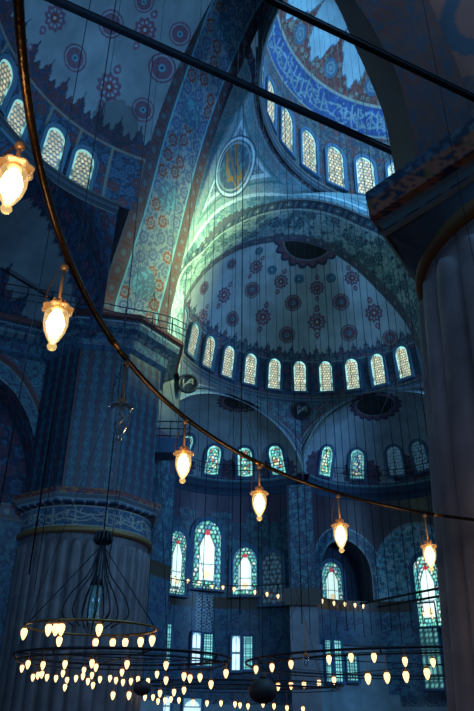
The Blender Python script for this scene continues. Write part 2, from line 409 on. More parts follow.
def paint_E(P, u, v, az, th):
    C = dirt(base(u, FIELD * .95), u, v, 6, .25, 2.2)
    zone = 3.05
    C = blend(C, floral(u, v, .62, NAVY, MAUVE, BLUE * .9, BLUE * .8, 2), v < zone)
    pm = palmette(u, 1.1, 1.15); C = blend(C, floral(u, v, .5, NAVY * 1.2, MAUVE, PALE * .45, BLUE, 5), (v >= zone) & (v < zone + pm))
    C = mixc(C, (v >= zone + pm) & (v < zone + pm + .1), NAVY); C = mixc(C, np.abs(v - zone) < .06, PALE * .6)
    for c, r, k in meds: C = roundel(P, C, c, r, k, meridian(c, ECEN))
    c = on_sphere(309, 238, ECEN, ER); C = roundel(P, C, c, 2.0, 'disc', meridian(c, ECEN))
    return C
sphere_patch('ceiling_semidome_back', ECEN, ER, -105, 95, 620, 300, paint_E, lambda P: ((P - F2) @ n80) > -.6)
# cornice below the windows
def ring_cornice(name, c, r, a0, a1, z, prof, col, closed=False, n=120):
    az = fill(rad(a0), rad(a1), n); P = np.stack([pol(c, r - d, az, z + h) for d, h in prof], 1)
    C = np.stack([np.broadcast_to(np.array(k, float), (n, 3)) for k in col], 1)
    return struct(grid(name, P, C, m=TILE))
PRC = [(0, -.45), (.06, -.45), (.08, -.3), (.16, -.22), (.18, -.05), (.25, 0), (.25, .06), (0, .10)]
CLC = [PALE * .3, PALE * .3, NAVY, PALE * .35, NAVY, CREAM * .35, CREAM * .4, CREAM * .2]
ring_cornice('trim_1', ECT, ER, -100, 80, ESP - .1, PRC, CLC)
ring_cornice('trim_2', DC, DR, -180, 180, DZ0 + .1, PRC, CLC, n=240)

# ---- pendentive between the left arch, the back arch and the dome ring
def pendentive():
    nt, ns = 330, 260
    iR = int(np.argmin([np.linalg.norm(p - on_plane(259, 42, FR, AZL)) for p in CRt])); i0 = int(np.argmin([np.linalg.norm(p - FR) for p in CRt]))
    Lc = poly(CRt[i0:iR + 1:6], nt); jE = int(np.argmin([np.linalg.norm(p - on_plane(400, 236, FE, AZE)) for p in rim1])); Ec = poly(rim1[0:jE + 1:6], nt)
    dpx = [(259, 42), (259, 51), (260, 75), (260.5, 101), (263.5, 122), (273, 143), (291, 166), (316, 183), (341, 196), (362, 204)]
    ringc = [on_cyl(x, y, DC, DR) for x, y in dpx]
    a0 = math.atan2(Lc[-1][0] - DC[0], Lc[-1][1] - DC[1]); aa = fill(a0, a0 + rad(95), 30); ringc = pol(DC, DR - .1, aa, DZ0 + 0 * aa)
    ringc = np.vstack([Lc[-1], ringc[1:], Ec[-1]]); rc = poly(ringc, ns)
    t = fill(0, 1, nt)[:, None, None]; s = fill(0, 1, ns)[None, :, None]
    P = (1 - s) * Lc[:, None] + s * Ec[:, None]
    corr = rc[None] - ((1 - s) * Lc[-1] + s * Ec[-1]); P = P + t ** 2.2 * corr
    # metres from each edge
    wd = np.linalg.norm(Ec - Lc, axis=1)[:, None]; sl = s[..., 0] * wd; sr = (1 - s[..., 0]) * wd; top = (1 - t[..., 0]) * 17 + 0 * sl
    dr = np.linalg.norm(P - P[-1][None], axis=2)
    u = P[..., 0] * .8 + P[..., 1] * .6; v = P[..., 2]
    C = floral(u, v, .55, PALE * .85, BLUE * .9, BLUE * .5 + TURQ * .2, BLUE * .8 + TURQ * .15)
    # distance to rim curve (sampled)
    Ecs = rim1[::8]; D1 = np.full(P.shape[:2], 99.)
    for p in Ecs: D1 = np.minimum(D1, np.linalg.norm(P - p, axis=2))
    Lcs = CRt[i0:iR + 40:6]; D2 = np.full(P.shape[:2], 99.)
    for p in Lcs: D2 = np.minimum(D2, np.linalg.norm(P - p, axis=2))
    D3 = np.full(P.shape[:2], 99.)
    for p in rc[::4]: D3 = np.minimum(D3, np.linalg.norm(P - p, axis=2))
    Dm = np.minimum(np.minimum(D1 / 2.0, D2 / 1.3), D3 / 1.7)
    C = blend(C, floral(u, v, .5, PALE * .7, PALE * .5, TURQ * .7, PALE * .55), Dm < 1.0); C = mixc(C, np.abs(Dm - 1.0) < .06, PALE * 1.4); C = mixc(C, np.abs(Dm - .82) < .035, TURQ * .5)
    C = blend(C, floral(D1 * 0 + u, v, .35, TURQ * .6, BLUE, PALE * .6, BLUE * .7), (D1 < .9)); C = mixc(C, D1 < .35, DARK * 2); C = mixc(C, np.abs(D1 - 1.0) < .1, PALE * 1.2)
    C = blend(C, floral(u, v, .4, MAUVE * .5, PALE * .5, BLUE, NAVY), (D3 < .55)); C = mixc(C, np.abs(D3 - .62) < .07, PALE * .8)
    m = np.unravel_index(np.argmin([[abs((q := p)[0] / q[1] - ray(233, 166)[0] / ray(233, 166)[1]) + abs(q[2] / q[1] - ray(233, 166)[2] / ray(233, 166)[1]) for p in row[::3]] for row in P[::3]]), (len(P[::3]), len(P[0][::3])))
    mc = P[m[0] * 3, m[1] * 3]; dd = np.linalg.norm(P - mc, axis=2); R = 1.75
    nx = P[..., 0] - mc[0]; ny = P[..., 2] - mc[2]; an = np.arctan2(ny, nx)
    med = base(u, BLUE * .9); med = mixc(med, fbm(u * 5, v * 5, 3) > .6, TURQ * .7)
    gold = (np.abs(np.hypot(nx * 1.3, ny) - .55 - .15 * np.sin(an * 5)) < .11) | ((np.hypot(nx, ny) < 1.0) & (np.abs(np.sin(nx * 5 + 2 * np.sin(ny * 3))) < .28) & (np.abs(ny) < .8))
    med = mixc(med, gold, OCHRE * .8); med = mixc(med, np.abs(dd - R * .88) < .06, PALE * .8)
    C = blend(C, med, dd < R); C = mixc(C, (dd > R) & (dd < R + .18), PALE * 1.5); C = mixc(C, (dd > R + .18) & (dd < R + .3), BLUE * .7)
    return struct(grid('ceiling_pendentive', P, dirt(C, u, v, 9, .2), m=TILE))
pendentive()

# ---- dark flank to the right of the left arch, above the near pier
def flank():
    nt, ns = 160, 120
    i1 = int(np.argmin([np.linalg.norm(p - on_plane(357, 0, FL, AZL)) for p in CLt])) - 60
    Lc = poly(CLt[i1::4], nt); off = np.array([8.5, -2.5, .5]); t = fill(0, 1, nt)[:, None, None]; s = fill(0, 1, ns)[None, :, None]
    P = Lc[:, None] + s * off + np.array([-.8, -1.2, 0]) * np.sin(np.pi * s) * 1.2
    u = s[..., 0] * 7.5 + 0 * t[..., 0]; v = P[..., 2]
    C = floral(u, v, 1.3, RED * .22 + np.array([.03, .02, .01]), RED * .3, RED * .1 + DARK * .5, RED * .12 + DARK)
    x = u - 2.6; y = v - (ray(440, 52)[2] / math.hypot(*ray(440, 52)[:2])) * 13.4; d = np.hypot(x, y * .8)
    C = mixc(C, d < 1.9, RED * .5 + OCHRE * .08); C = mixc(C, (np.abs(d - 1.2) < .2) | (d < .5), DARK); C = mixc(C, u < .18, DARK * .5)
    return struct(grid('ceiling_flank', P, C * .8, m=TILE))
flank()

# ---- semidome on the left
BC = np.array([-1.4, 17.9]); BR = 9.15; BSP = 22.4
BCEN = np.array([BC[0], BC[1], BSP])
nL = np.array([math.cos(AZL), -math.sin(AZL), 0])   # towards the left-hand side of the arch plane
if (BCEN - FL) @ nL < 0: nL = -nL
bmeds = []
for x, y, r, k in [(55, 18, 13, 'lobed'), (75, 58, 12, 'ring'), (109, 87, 14, 'lobed'), (111, 24, 12, 'ring'), (145, 30, 12, 'lobed'), (162, 68, 13, 'ring'), (143, 110, 11, 'ring'), (180, 34, 10, 'ring'), (144, 2, 9, 'ring'), (22, 58, 11, 'lobed')]:
    c = on_sphere(x, y, BCEN, BR); bmeds.append((c, r / F * np.linalg.norm(c), k))
def paint_B(P, u, v, az, th):
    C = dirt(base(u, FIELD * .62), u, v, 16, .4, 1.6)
    zone = 3.1
    C = blend(C, floral(u, v, .7, NAVY * .8, RED * .6, BLUE * .9, BLUE * .6, 2), v < zone)
    C = mixc(C, (np.abs((u / 1.88) % 1 - .5) > .46) & (v < zone), CREAM * .4)
    pm = palmette(u, 1.25, 1.5); C = blend(C, floral(u, v, .5, NAVY * .8, RED * .45, MAUVE * .5, NAVY, 5), (v >= zone) & (v < zone + pm))
    C = mixc(C, (v >= zone + pm) & (v < zone + pm + .08), NAVY * .6); C = mixc(C, np.abs(v - zone) < .05, CREAM * .4)
    for c, r, k in bmeds:
        if k == 'lobed':
            mdn = meridian(c, BCEN); C = roundel(P, C, c, r * .82, 'pend', mdn)
        else: C = roundel(P, C, c, r, 'ring', meridian(c, BCEN))
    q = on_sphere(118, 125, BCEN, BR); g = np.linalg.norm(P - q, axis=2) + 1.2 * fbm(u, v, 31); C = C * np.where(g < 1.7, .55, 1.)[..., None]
    return C
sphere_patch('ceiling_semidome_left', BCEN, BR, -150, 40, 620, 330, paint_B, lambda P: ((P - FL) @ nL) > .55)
def left_face():
    sel = CLt[::3]; c = sel.mean(0); out = sel - c; out /= np.linalg.norm(out, axis=1)[:, None]; t = fill(-.1, 2.6, 24)[None, :, None]
    P = sel[:, None] + out[:, None] * t + nL * .04; u = arclen(sel)[:, None] + 0 * t[..., 0]; v = t[..., 0] + 0 * u
    C = border(u, v, .9, NAVY * .7 + RED * .1, RED * .5, PALE * .3, .9); C = blend(C, floral(u, v, .5, NAVY * .7, RED * .4, BLUE * .6, NAVY), v > .85)
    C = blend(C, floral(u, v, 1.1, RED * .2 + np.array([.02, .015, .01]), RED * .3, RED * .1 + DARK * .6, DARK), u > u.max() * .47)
    struct(grid('wall_left_arch_face', P, C, m=TILE))
left_face()
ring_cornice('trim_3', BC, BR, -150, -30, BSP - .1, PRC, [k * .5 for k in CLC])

# ---- wall of the left semidome under its windows, with the exedra arch
exr = poly([on_at for on_at in [at_dist(x, y, D) for x, y, D in [(-60, 205, 25), (-20, 168, 25), (10, 160, 26), (43, 174, 27), (66, 197, 28.5), (84, 239, 30), (98, 290, 31), (100, 330, 31.4)]]], 240)
def left_spandrel():
    az = fill(0, 1, 240); angs = []
    for p in exr: angs.append(math.atan2(p[0] - BC[0], p[1] - BC[1]))
    angs = np.clip(np.array(angs), rad(-150), rad(-28)); angs = np.interp(az, [0, 1], [angs[0], rad(-30)])
    top = pol(BC, BR, angs, BSP - .6 + 0 * angs); t = fill(0, 1, 60)[None, :, None]
    P = exr[:, None] * (1 - t) + top[:, None] * t
    u = arclen(exr)[:, None] + 0 * t[..., 0]; d = np.linalg.norm(P - exr[:, None], axis=2)
    C = floral(u, d, .6, NAVY, RED * .5, BLUE, BLUE * .8); C = mixc(C, d < .25, BLUE * .5); C = mixc(C, np.abs(d - .3) < .05, PALE * .7); C = mixc(C, np.abs(d - .85) < .06, PALE * .5)
    struct(grid('wall_left_spandrel', P, C, m=TILE))
    # the recess: vault shell behind the arch
    back = exr + np.array([-5.5, 5.0, -1.0]); back[:, 2] = np.minimum(back[:, 2], 20.2 + 0 * back[:, 2]); t = fill(0, 1, 90)[None, :, None]
    bulge = np.sin(np.pi * .5 * t); P = exr[:, None] * (1 - bulge) + back[:, None] * bulge; P[..., 2] = exr[:, None, 2] * (1 - t[..., 0] ** 2) + 19.6 * t[..., 0] ** 2
    v = (1 - t[..., 0]) * 6 + 0 * u[:, :1]; uu = u[:, :1] + 0 * v
    C = dirt(base(uu, FIELD * .62), uu, v, 20, .3); C = blend(C, floral(uu, v, .55, NAVY, MAUVE * .8, BLUE * .8, NAVY, 4), v < 1.3 + palmette(uu, 2.2, 1.5)); 
    C = blend(C, floral(uu, v, .5, NAVY, MAUVE * .8, BLUE * .8, NAVY, 4), v > 5.2 + palmette(uu, .8, -.4))
    struct(grid('ceiling_exedra_left', P, C, m=TILE))
left_spandrel()

# ---- lower left wall: plane running left from the far pier, with an arched opening
def arch_h(x, hw, h0, pt=1.12):
    """height of a slightly pointed arch of half width hw springing at h0"""
    q = np.clip(np.abs(x) / hw, 0, 1); return h0 + hw * pt * np.sqrt(np.clip(1 - q ** 1.9, 0, 1))
WL0 = np.array([-9.6, 34.2]); WL1 = np.array([-21.0, 28.5])
def left_wall():
    L = np.linalg.norm(WL1 - WL0); nu, nv = 260, 420
    a = fill(0, L, nu)[:, None]; z = fill(-EYE, 19.4, nv)[None, :]; d = (WL1 - WL0) / L
    P = np.stack([WL0[0] + d[0] * a + 0 * z, WL0[1] + d[1] * a + 0 * z, z + 0 * a], -1); u = a + 0 * z; v = z + 0 * a
    xc = 4.9; x = u - xc
    C = floral(u, v, .75, BLUE * .6, NAVY, TURQ * .35, TURQ * .4)
    C = blend(C, base(u, MAUVE * .45 + DARK), v > 10.0)
    tri = (v > 12) & (v < 17.9) & (v > arch_h(x, 4.75, 10.0, 1.62) + .35) & (u > .5) & (u < 4.2)
    C = blend(C, floral(u, v, .8, NAVY, TURQ * .55, TURQ * .4, TURQ * .45, 3), tri)
    a1 = arch_h(x, 4.1, 10.0, 1.58); a2 = arch_h(x, 4.6, 10.0, 1.61); a3 = arch_h(x, 4.8, 10.0, 1.63)
    C = blend(C, floral(u, v, .55, NAVY, TURQ * .5, BLUE, TURQ * .5, 3), (v < a2) & (np.abs(x) < 4.6) & (v > 9.5))
    C = blend(C, base(u, RED * .35), (v < a3) & (v >= a2) & (np.abs(x) < 4.8) & (v > 9.5))
    C = mixc(C, (np.abs(v - a1) < .12) | (np.abs(v - a2) < .06), PALE * .4)
    C = blend(C, border(u, v - 8.6, .9, RED * .5, NAVY, PALE * .4), (v > 8.6) & (v < 9.5))
    C = blend(C, floral(u, v, .45, NAVY, BLUE, TURQ * .4, TURQ * .4), v < 6.5)
    keep = ~((v < a1) & (np.abs(x) < 4.1) & (v > 9.5))
    struct(grid('wall_left', P, C, m=GLAZE, keep=keep))
    n = np.array([-d[1], d[0]]);
    if n @ WL0 < 0: n = -n
    # reveal and back of the recess
    xs = fill(-4.1, 4.1, 80); rim = np.stack([WL0[0] + d[0] * (xs + xc), WL0[1] + d[1] * (xs + xc), arch_h(xs, 4.1, 10.0, 1.58)], -1)
    rim = np.vstack([[*(rim[0, :2]), 9.0], rim, [*(rim[-1, :2]), 9.0]]); t = fill(0, 1, 30)[None, :, None]
    P = rim[:, None] + t * np.array([n[0] * 2.6, n[1] * 2.6, 0]); uu = arclen(rim)[:, None] + 0 * t[..., 0]; vv = t[..., 0] * 2.6 + 0 * uu
    struct(grid('trim_4', P, floral(uu, vv, .7, NAVY * .7 + RED * .15, MAUVE * .7, BLUE, NAVY), m=TILE))
    a = fill(0, 9, 130)[:, None]; z = fill(8.5, 17.0, 150)[None, :]
    P = np.stack([WL0[0] + d[0] * (a + xc - 4.5) + n[0] * 2.6 + 0 * z, WL0[1] + d[1] * (a + xc - 4.5) + n[1] * 2.6 + 0 * z, z + 0 * a], -1)
    x = a - 4.5 + 0 * z; v = z + 0 * a
    C = floral(x, v, .9, NAVY * .8 + RED * .1, MAUVE * .6, BLUE, NAVY); dd = np.hypot(x + 1.4, v - 12.0); C = mixc(C, (np.abs(x - .2) + np.abs(v - 13.4) * 1.3 < 1.5), TURQ * .8); C = mixc(C, dd < .9, BLACK); C = mixc(C, np.abs(dd - 1.0) < .1, MAUVE)
    struct(grid('wall_left_recess', P, C, m=TILE))
left_wall()
def left_cornice():
    d = (WL1 - WL0) / np.linalg.norm(WL1 - WL0); n = np.array([-d[1], d[0]]); n = n if n @ WL0 < 0 else -n
    prof = [(0, 17.6), (.3, 17.75), (.33, 18.3), (.9, 18.6), (.95, 19.05), (1.25, 19.15), (1.25, 19.45), (0, 19.5)]
    P0 = []; cc_ = []
    for (x0, z0), (x1, z1) in zip(prof[:-1], prof[1:]):
        for f in fill(0, 1, 9)[:-1]: P0.append((x0 + (x1 - x0) * f, z0 + (z1 - z0) * f))
    P0 = np.array(P0 + [prof[-1]]); a = fill(-1.5, 13, 400)[:, None]
    P = np.stack([WL0[0] + d[0] * a + n[0] * P0[None, :, 0], WL0[1] + d[1] * a + n[1] * P0[None, :, 0], P0[None, :, 1] + 0 * a], -1)
    u = a + 0 * P[..., 2]; v = np.broadcast_to(arclen(P0)[None], u.shape); f = np.abs((u / .55) % 1 - .5) * 2
    C = floral(u, v, .45, NAVY, BLUE * .7, TURQ * .4, NAVY); C = mixc(C, (v < .5) & (f < .7), BLUE * .9); C = mixc(C, (v > 1.2) & (v < 1.7) & (f < .7), PALE * .35); C = mixc(C, v > 2.2, RED * .3 + GREY * .1); C = mixc(C, np.abs(v - 2.0) < .06, PALE * .5)
    struct(grid('trim_7', P, C, m=TILE))
left_cornice()

# ---- exedras, spandrels and lower walls at the back
def exedra(i, A0, A1, zsp, meds_px, paint_low, cuts=()):
    p0 = pol(ECT, ER, np.array(rad(A0)), 0)[:2]; p1 = pol(ECT, ER, np.array(rad(A1)), 0)[:2]
    c = (p0 + p1) / 2; R = np.linalg.norm(p1 - p0) / 2; out = c - ECT; out = out / np.linalg.norm(out); ao = math.degrees(math.atan2(out[0], out[1]))
    cen = np.array([c[0], c[1], zsp]); crown = (20.35, 21.6)[i]; rise = (crown - zsp) / R
    n3 = np.array([out[0], out[1], 0])
    def paint(P, u, v, az, th):
        C = dirt(base(u, FIELD * .8), u, v, 30 + i, .25, 1.8)
        for k in range(-3, 4):
            dw = np.hypot((az - rad(ao + k * 36)) * R, v - 1.4); C = blend(C, floral(u, v, .5, MAUVE * .5, BLUE * .8, NAVY, MAUVE, 3), (dw < 1.55 + .12 * np.cos(14 * np.arctan2(v - 1.4, (az - rad(ao + k * 36)) * R + 1e-6))) )
        C = blend(C, floral(u, v, .5, NAVY, MAUVE, BLUE, BLUE, 3), v < .5)
        for x, y, r in meds_px:
            q0_ = ray(x, y); q0_ = q0_ / q0_[1]; k_ = np.argmin(np.hypot(P[..., 0] / P[..., 1] - q0_[0], P[..., 2] / P[..., 1] - q0_[2]) + 9 * (((P - cen) @ n3) < 0)); q = P.reshape(-1, 3)[k_]; C = roundel(P, C, q, r, 'disc', n3)
        return C
    sphere_patch('ceiling_exedra_back', cen, R, ao - 100, ao + 100, 330, 150, paint, lambda P: ((P - cen) @ n3) > -.1, squash=rise + .03)
    # spandrel between the exedra arch and the ring above
    n = 400; f = fill(0, 1, n); th = math.pi * f; dv = (p1 - p0) / (2 * R)
    low = np.stack([c[0] - dv[0] * R * np.cos(th), c[1] - dv[1] * R * np.cos(th), zsp + (crown - zsp) * np.sin(th)], -1)
    aa = np.interp(np.arange(n) / (n - 1), [0, 1], [rad(A0), rad(A1)]); proj = np.array([math.atan2(p[0] - ECT[0], p[1] - ECT[1]) for p in low]); proj = np.clip(proj, rad(min(A0, A1)), rad(max(A0, A1)))
    top = pol(ECT, ER, proj, ESP - .3 + 0 * aa); t = fill(0, 1, 70)[None, :, None]; P = low[:, None] * (1 - t) + top[:, None] * t
    sag = 4 * t * (1 - t)
    d = np.linalg.norm(P - low[:, None], axis=2); u = proj[:, None] * ER + 0 * d; v = P[..., 2]
    Dm = np.full(d.shape, 99.)
    for p in low[::8]: Dm = np.minimum(Dm, np.linalg.norm(P - p, axis=2))
    C = floral(u, v, .6, BLUE * .6, MAUVE * .8, PALE * .5, TURQ * .5); C = mixc(C, Dm < 1.05, PALE * .62); C = mixc(C, np.abs(Dm - .5) < .07, NAVY); C = mixc(C, np.abs(Dm - .75) < .06, NAVY * 2); C = mixc(C, np.abs(Dm - 1.05) < .07, MAUVE * .6); C = mixc(C, Dm < .14, PALE)
    struct(grid('wall_back_spandrel', P, C, m=TILE))
    # springing cornice
    ring_cornice('trim_5', c, R, ao - 90, ao + 90, zsp, [(0, -1.0), (.1, -.9), (.2, -.5), (.45, -.4), (.5, -.1), (.6, 0), (.6, .1), (0, .15)], [NAVY, BLUE * .6, NAVY, BLUE * .7, NAVY, TURQ * .5, PALE * .5, NAVY])
    # wall down to the floor
    nu, nz = 300, 420; az = fill(rad(ao - 90), rad(ao + 90), nu)[:, None]; z = fill(-EYE, zsp + .1, nz)[None, :]
    P = np.stack([c[0] + R * np.sin(az) + 0 * z, c[1] + R * np.cos(az) + 0 * z, z + 0 * az], -1); u = az * R + 0 * z; v = z + 0 * az
    C, keep = paint_low(u, v, az + 0 * z, P)
    struct(grid('wall_back', P, C, m=GLAZE, keep=keep))
    return c, R, ao
ZW = 7.5
def low_common(u, v, k):
    C = floral(u, v, .62, BLUE * .55, TURQ * .42, NAVY, TURQ * .38, k)
    C = blend(C, base(u, MAUVE * .28 + NAVY * .5), (v > 13.2)); C = blend(C, floral(u, v, .5, BLUE * .6, TURQ * .5, NAVY, PALE * .3), (np.abs((u / 2.7) % 1 - .5) < .28) & (v > 8.5) & (v < 14))
    C = blend(C, base(u, OCHRE * .10 + GREY * .05), (v > ZW - .5) & (v < ZW + .15)); C = mixc(C, np.abs(v - ZW - .2) < .08, OCHRE * .15)
    low = floral(u, v, .55, BLUE * .75, TURQ * .3, NAVY, BLUE, k + 3)
    C = blend(C, low, v < ZW - .5); C = blend(C, floral(u, v, .35, PALE * .42, NAVY, NAVY, BLUE * .6), v < 1.2); C = blend(C, base(u, PALE * .6), v < .9)
    return C
def paint_w0(u, v, az, P):
    C = low_common(u, v, 1)
    q = on_cyl(204, 613, c0g, R0g); a = math.atan2(q[0] - c0g[0], q[1] - c0g[1]) * R0g
    x = u - a; y = v - q[2]; hx = (x / .42 + (np.floor(y / .36) % 2) * .5) % 1 - .5; hy = (y / .36) % 1 - .5
    C = mixc(C, (np.abs(x) < .62) & (np.abs(y) < 1.25) & (np.abs(np.hypot(hx, hy) - .36) < .10), PALE * .9)
    return C, None
p0 = pol(ECT, ER, np.array(rad(-84)), 0)[:2]; p1 = pol(ECT, ER, np.array(rad(-5)), 0)[:2]; c0g = (p0 + p1) / 2; R0g = np.linalg.norm(p1 - p0) / 2
q0 = p1; q1 = pol(ECT, ER, np.array(rad(70)), 0)[:2]; c1g = (q0 + q1) / 2; R1g = np.linalg.norm(q1 - q0) / 2
archA = on_cyl(346, 590, c1g, R1g); aA = math.atan2(archA[0] - c1g[0], archA[1] - c1g[1]); uA = aA * R1g
archB = on_cyl(420, 590, c1g, R1g); uB = math.atan2(archB[0] - c1g[0], archB[1] - c1g[1]) * R1g
def paint_w1(u, v, az, P):
    C = low_common(u, v, 5)
    x = u - uA; a1 = arch_h(x, 2.15, 9.6, 1.15); a2 = arch_h(x, 3.0, 9.7, 1.15)
    C = blend(C, floral(u, v, .42, BLUE * .5, TURQ * .45, NAVY, TURQ * .4), (v < a2) & (np.abs(x) < 3.0) & (v > ZW + .3)); C = mixc(C, (np.abs(v - a2) < .10) & (np.abs(x) < 3.0), PALE * .7); C = mixc(C, (np.abs(v - a1 - .15) < .08) & (np.abs(x) < 2.4), PALE * .5)
    xb = u - uB; outm = ~((v < a2) & (np.abs(x) < 3.0)) & ~((v < arch_h(xb, 3.2, 9.8, 1.15)) & (np.abs(xb) < 3.2)) & (v > 9.3) & (v < 15.6)
    C = blend(C, dirt(base(u, MAUVE * .22 + GREY * .10), u, v, 8), outm); C = blend(C, dirt(base(u, PALE * .75), u, v, 4, .5), (v < 4.7) & (x < 3.4)); C = mixc(C, np.abs(v - 4.7) < .07, DARK)
    keep = ~((v < a1) & (np.abs(x) < 2.15) & (v > ZW + .3))
    x = u - uB; a3 = arch_h(x, 3.1, 9.8, 1.15); C = blend(C, floral(u, v, .4, TURQ * .8, BLUE * .7, PALE * 1.1, TURQ * 1.2), (v < a3) & (np.abs(x) < 3.1) & (v > ZW + .3)); C = mixc(C, (np.abs(v - a3) < .1) & (np.abs(x) < 3.1), PALE * .5)
    C = blend(C, floral(u, v, .45, BLUE * 1.1, TURQ * .6, NAVY, TURQ * .6), (np.abs(x) < 2.9) & (v < ZW - .5) & (v > 1.6))
    return C, keep
exedra(0, -84, -5, 16.3, [(240, 402, 1.25)], paint_w0)
exedra(1, -5, 70, 16.3, [(375, 404, 1.45)], paint_w1)
# recess behind the dark arch
def recess():
    t = np.array([math.cos(aA), -math.sin(aA)]); o = np.array([math.sin(aA), math.cos(aA)]); c = archA[:2] - o * .15
    xs = fill(-2.2, 2.2, 50); rim = np.stack([c[0] + t[0] * xs, c[1] + t[1] * xs, arch_h(xs, 2.2, 9.6, 1.15)], -1)
    rim = np.vstack([[*rim[0, :2], ZW], rim, [*rim[-1, :2], ZW]]); s = fill(0, 1, 12)[None, :, None]; P = rim[:, None] + s * np.array([o[0] * 2, o[1] * 2, 0])
    struct(grid('trim_6', P, base(P[..., 0], NAVY * .8), m=TILE))
    xs = fill(-2.4, 2.4, 60)[:, None]; z = fill(ZW, 12.6, 80)[None, :]
    P = np.stack([c[0] + t[0] * xs + o[0] * 1.9 + 0 * z, c[1] + t[1] * xs + o[1] * 1.9 + 0 * z, z + 0 * xs], -1)
    struct(grid('wall_back_recess', P, floral(xs + 0 * z, z + 0 * xs, .5, NAVY * .6, NAVY, BLUE * .3, BLUE * .4), m=TILE))
    return c + o * 1.8, o
RC, RO = recess()
# medallions in the spandrels
for i, (x, y, r) in enumerate([(302, 411, .62), (188, 384, .55)]):
    p = on_cyl(x, y, ECT, ER - .25) if i == 0 else at_dist(x, y, 39.6)
    n = np.array([p[0] - ECT[0], p[1] - ECT[1], 0]) if i == 0 else np.array([p[0], p[1], 0]); n /= np.linalg.norm(n)
    b = MB(); q = [(r + .14, 0), (r + .14, .14), (r, .16), (r, .08), (0.01, .06)]
    V = []; s1 = np.array([n[1], -n[0], 0]); up = np.array([0, 0, 1.])
    for rr, h in q:
        for k in range(28): a = 2 * math.pi * k / 28; V.append(p - n * h + (s1 * math.cos(a) + up * math.sin(a)) * rr)
    Fc = [[j * 28 + k, j * 28 + (k + 1) % 28, (j + 1) * 28 + (k + 1) % 28, (j + 1) * 28 + k] for j in range(4) for k in range(28)]
    o = mesh('calligraphy_roundel', V, Fc, None, mat('roundel_black', (.012, .018, .03), .4), base=p)
    tag(o, ['round black calligraphy medallion in the blue spandrel between the two back half-domes', 'round black calligraphy medallion on the plaster beside the far fluted pier'][i], 'medallion')
    bb = MB()
    for j in range(3):
        pts = [p - n * .12 + s1 * (r * .6 * math.cos(a)) + up * (r * (.5 * math.sin(a * (1.4 + .3 * j)) * .7 - .25 + .25 * j)) for a in fill(.2, 3.6, 14)]
        bb.tube(pts, .028, 5)
    bb.build('lettering', mat('letter_pale', (.35, .38, .34), .5), o)

# ---- pier of the back wall between the two exedras
pz = on_cyl(302, 560, ECT, ER - .2)
def back_pier():
    c = pz[:2]; az = math.atan2(c[0], c[1])
    e = empty('wall_pier', (c[0], c[1], -EYE), 'blue-tiled pier between the two bays of the back wall, plain grey shaft below', 'pillar')
    def pr(name, hw, dp, z0, z1, paint):
        nu, nz = 80, 160; prof = np.array([[-hw, 1.2], [-hw, -dp], [hw, -dp], [hw, 1.2]]); pp = []
        L = arclen(prof); uu = np.unique(np.r_[fill(0, L[-1], nu), L]); px = np.interp(uu, L, prof[:, 0]); py = np.interp(uu, L, prof[:, 1]); z = fill(z0, z1, nz)[None, :]
        X = c[0] + px * math.cos(az) + py * math.sin(az); Y = c[1] - px * math.sin(az) + py * math.cos(az)
        P = np.stack([X[:, None] + 0 * z, Y[:, None] + 0 * z, z + 0 * X[:, None]], -1); u = uu[:, None] + 0 * z; v = z + 0 * u
        return grid(name, P, paint(u, v), e, GLAZE, smooth=False)
    pr('tiled_shaft', .95, .5, ZW + .5, 15.4, lambda u, v: mixc(floral(u, v, .4, BLUE * .5, TURQ * .5, NAVY, PALE * .35), (np.abs((u / 1.9 + .1) % 1 - .5) > .44), NAVY * .7))
    pr('capital', 1.25, .85, ZW - .6, ZW + .5, lambda u, v: base(u, OCHRE * .10 + GREY * .12))
    pr('marble_shaft', .95, .6, -EYE, ZW - .6, lambda u, v: dirt(base(u, GREY * .9), u, v, 3))
back_pier()

# straight reveal beside the far pier (closes the corner)
def reveal(name, a, b, z0, z1, paint):
    L = np.linalg.norm(np.array(b) - np.array(a)); n1 = int(L / .1) + 2; n2 = int((z1 - z0) / .1)
    t = fill(0, 1, n1)[:, None]; z = fill(z0, z1, n2)[None, :]
    P = np.stack([a[0] + (b[0] - a[0]) * t + 0 * z, a[1] + (b[1] - a[1]) * t + 0 * z, z + 0 * t], -1); u = t * L + 0 * z; v = z + 0 * t
    return struct(grid(name, P, paint(u, v), m=TILE))
reveal('wall_back_corner', (-4.9, 37.5), (-3.7, 40.2), -EYE, 23.0, lambda u, v: blend(dirt(base(u, FIELD * .3), u, v, 5), low_common(u, v, 2), v < 15.5))
reveal('wall_back_side', (-13, 46), (-3.9, 40.2), -EYE, 23.0, lambda u, v: blend(dirt(base(u, FIELD * .5), u, v, 5), low_common(u, v, 2), v < 15.5))

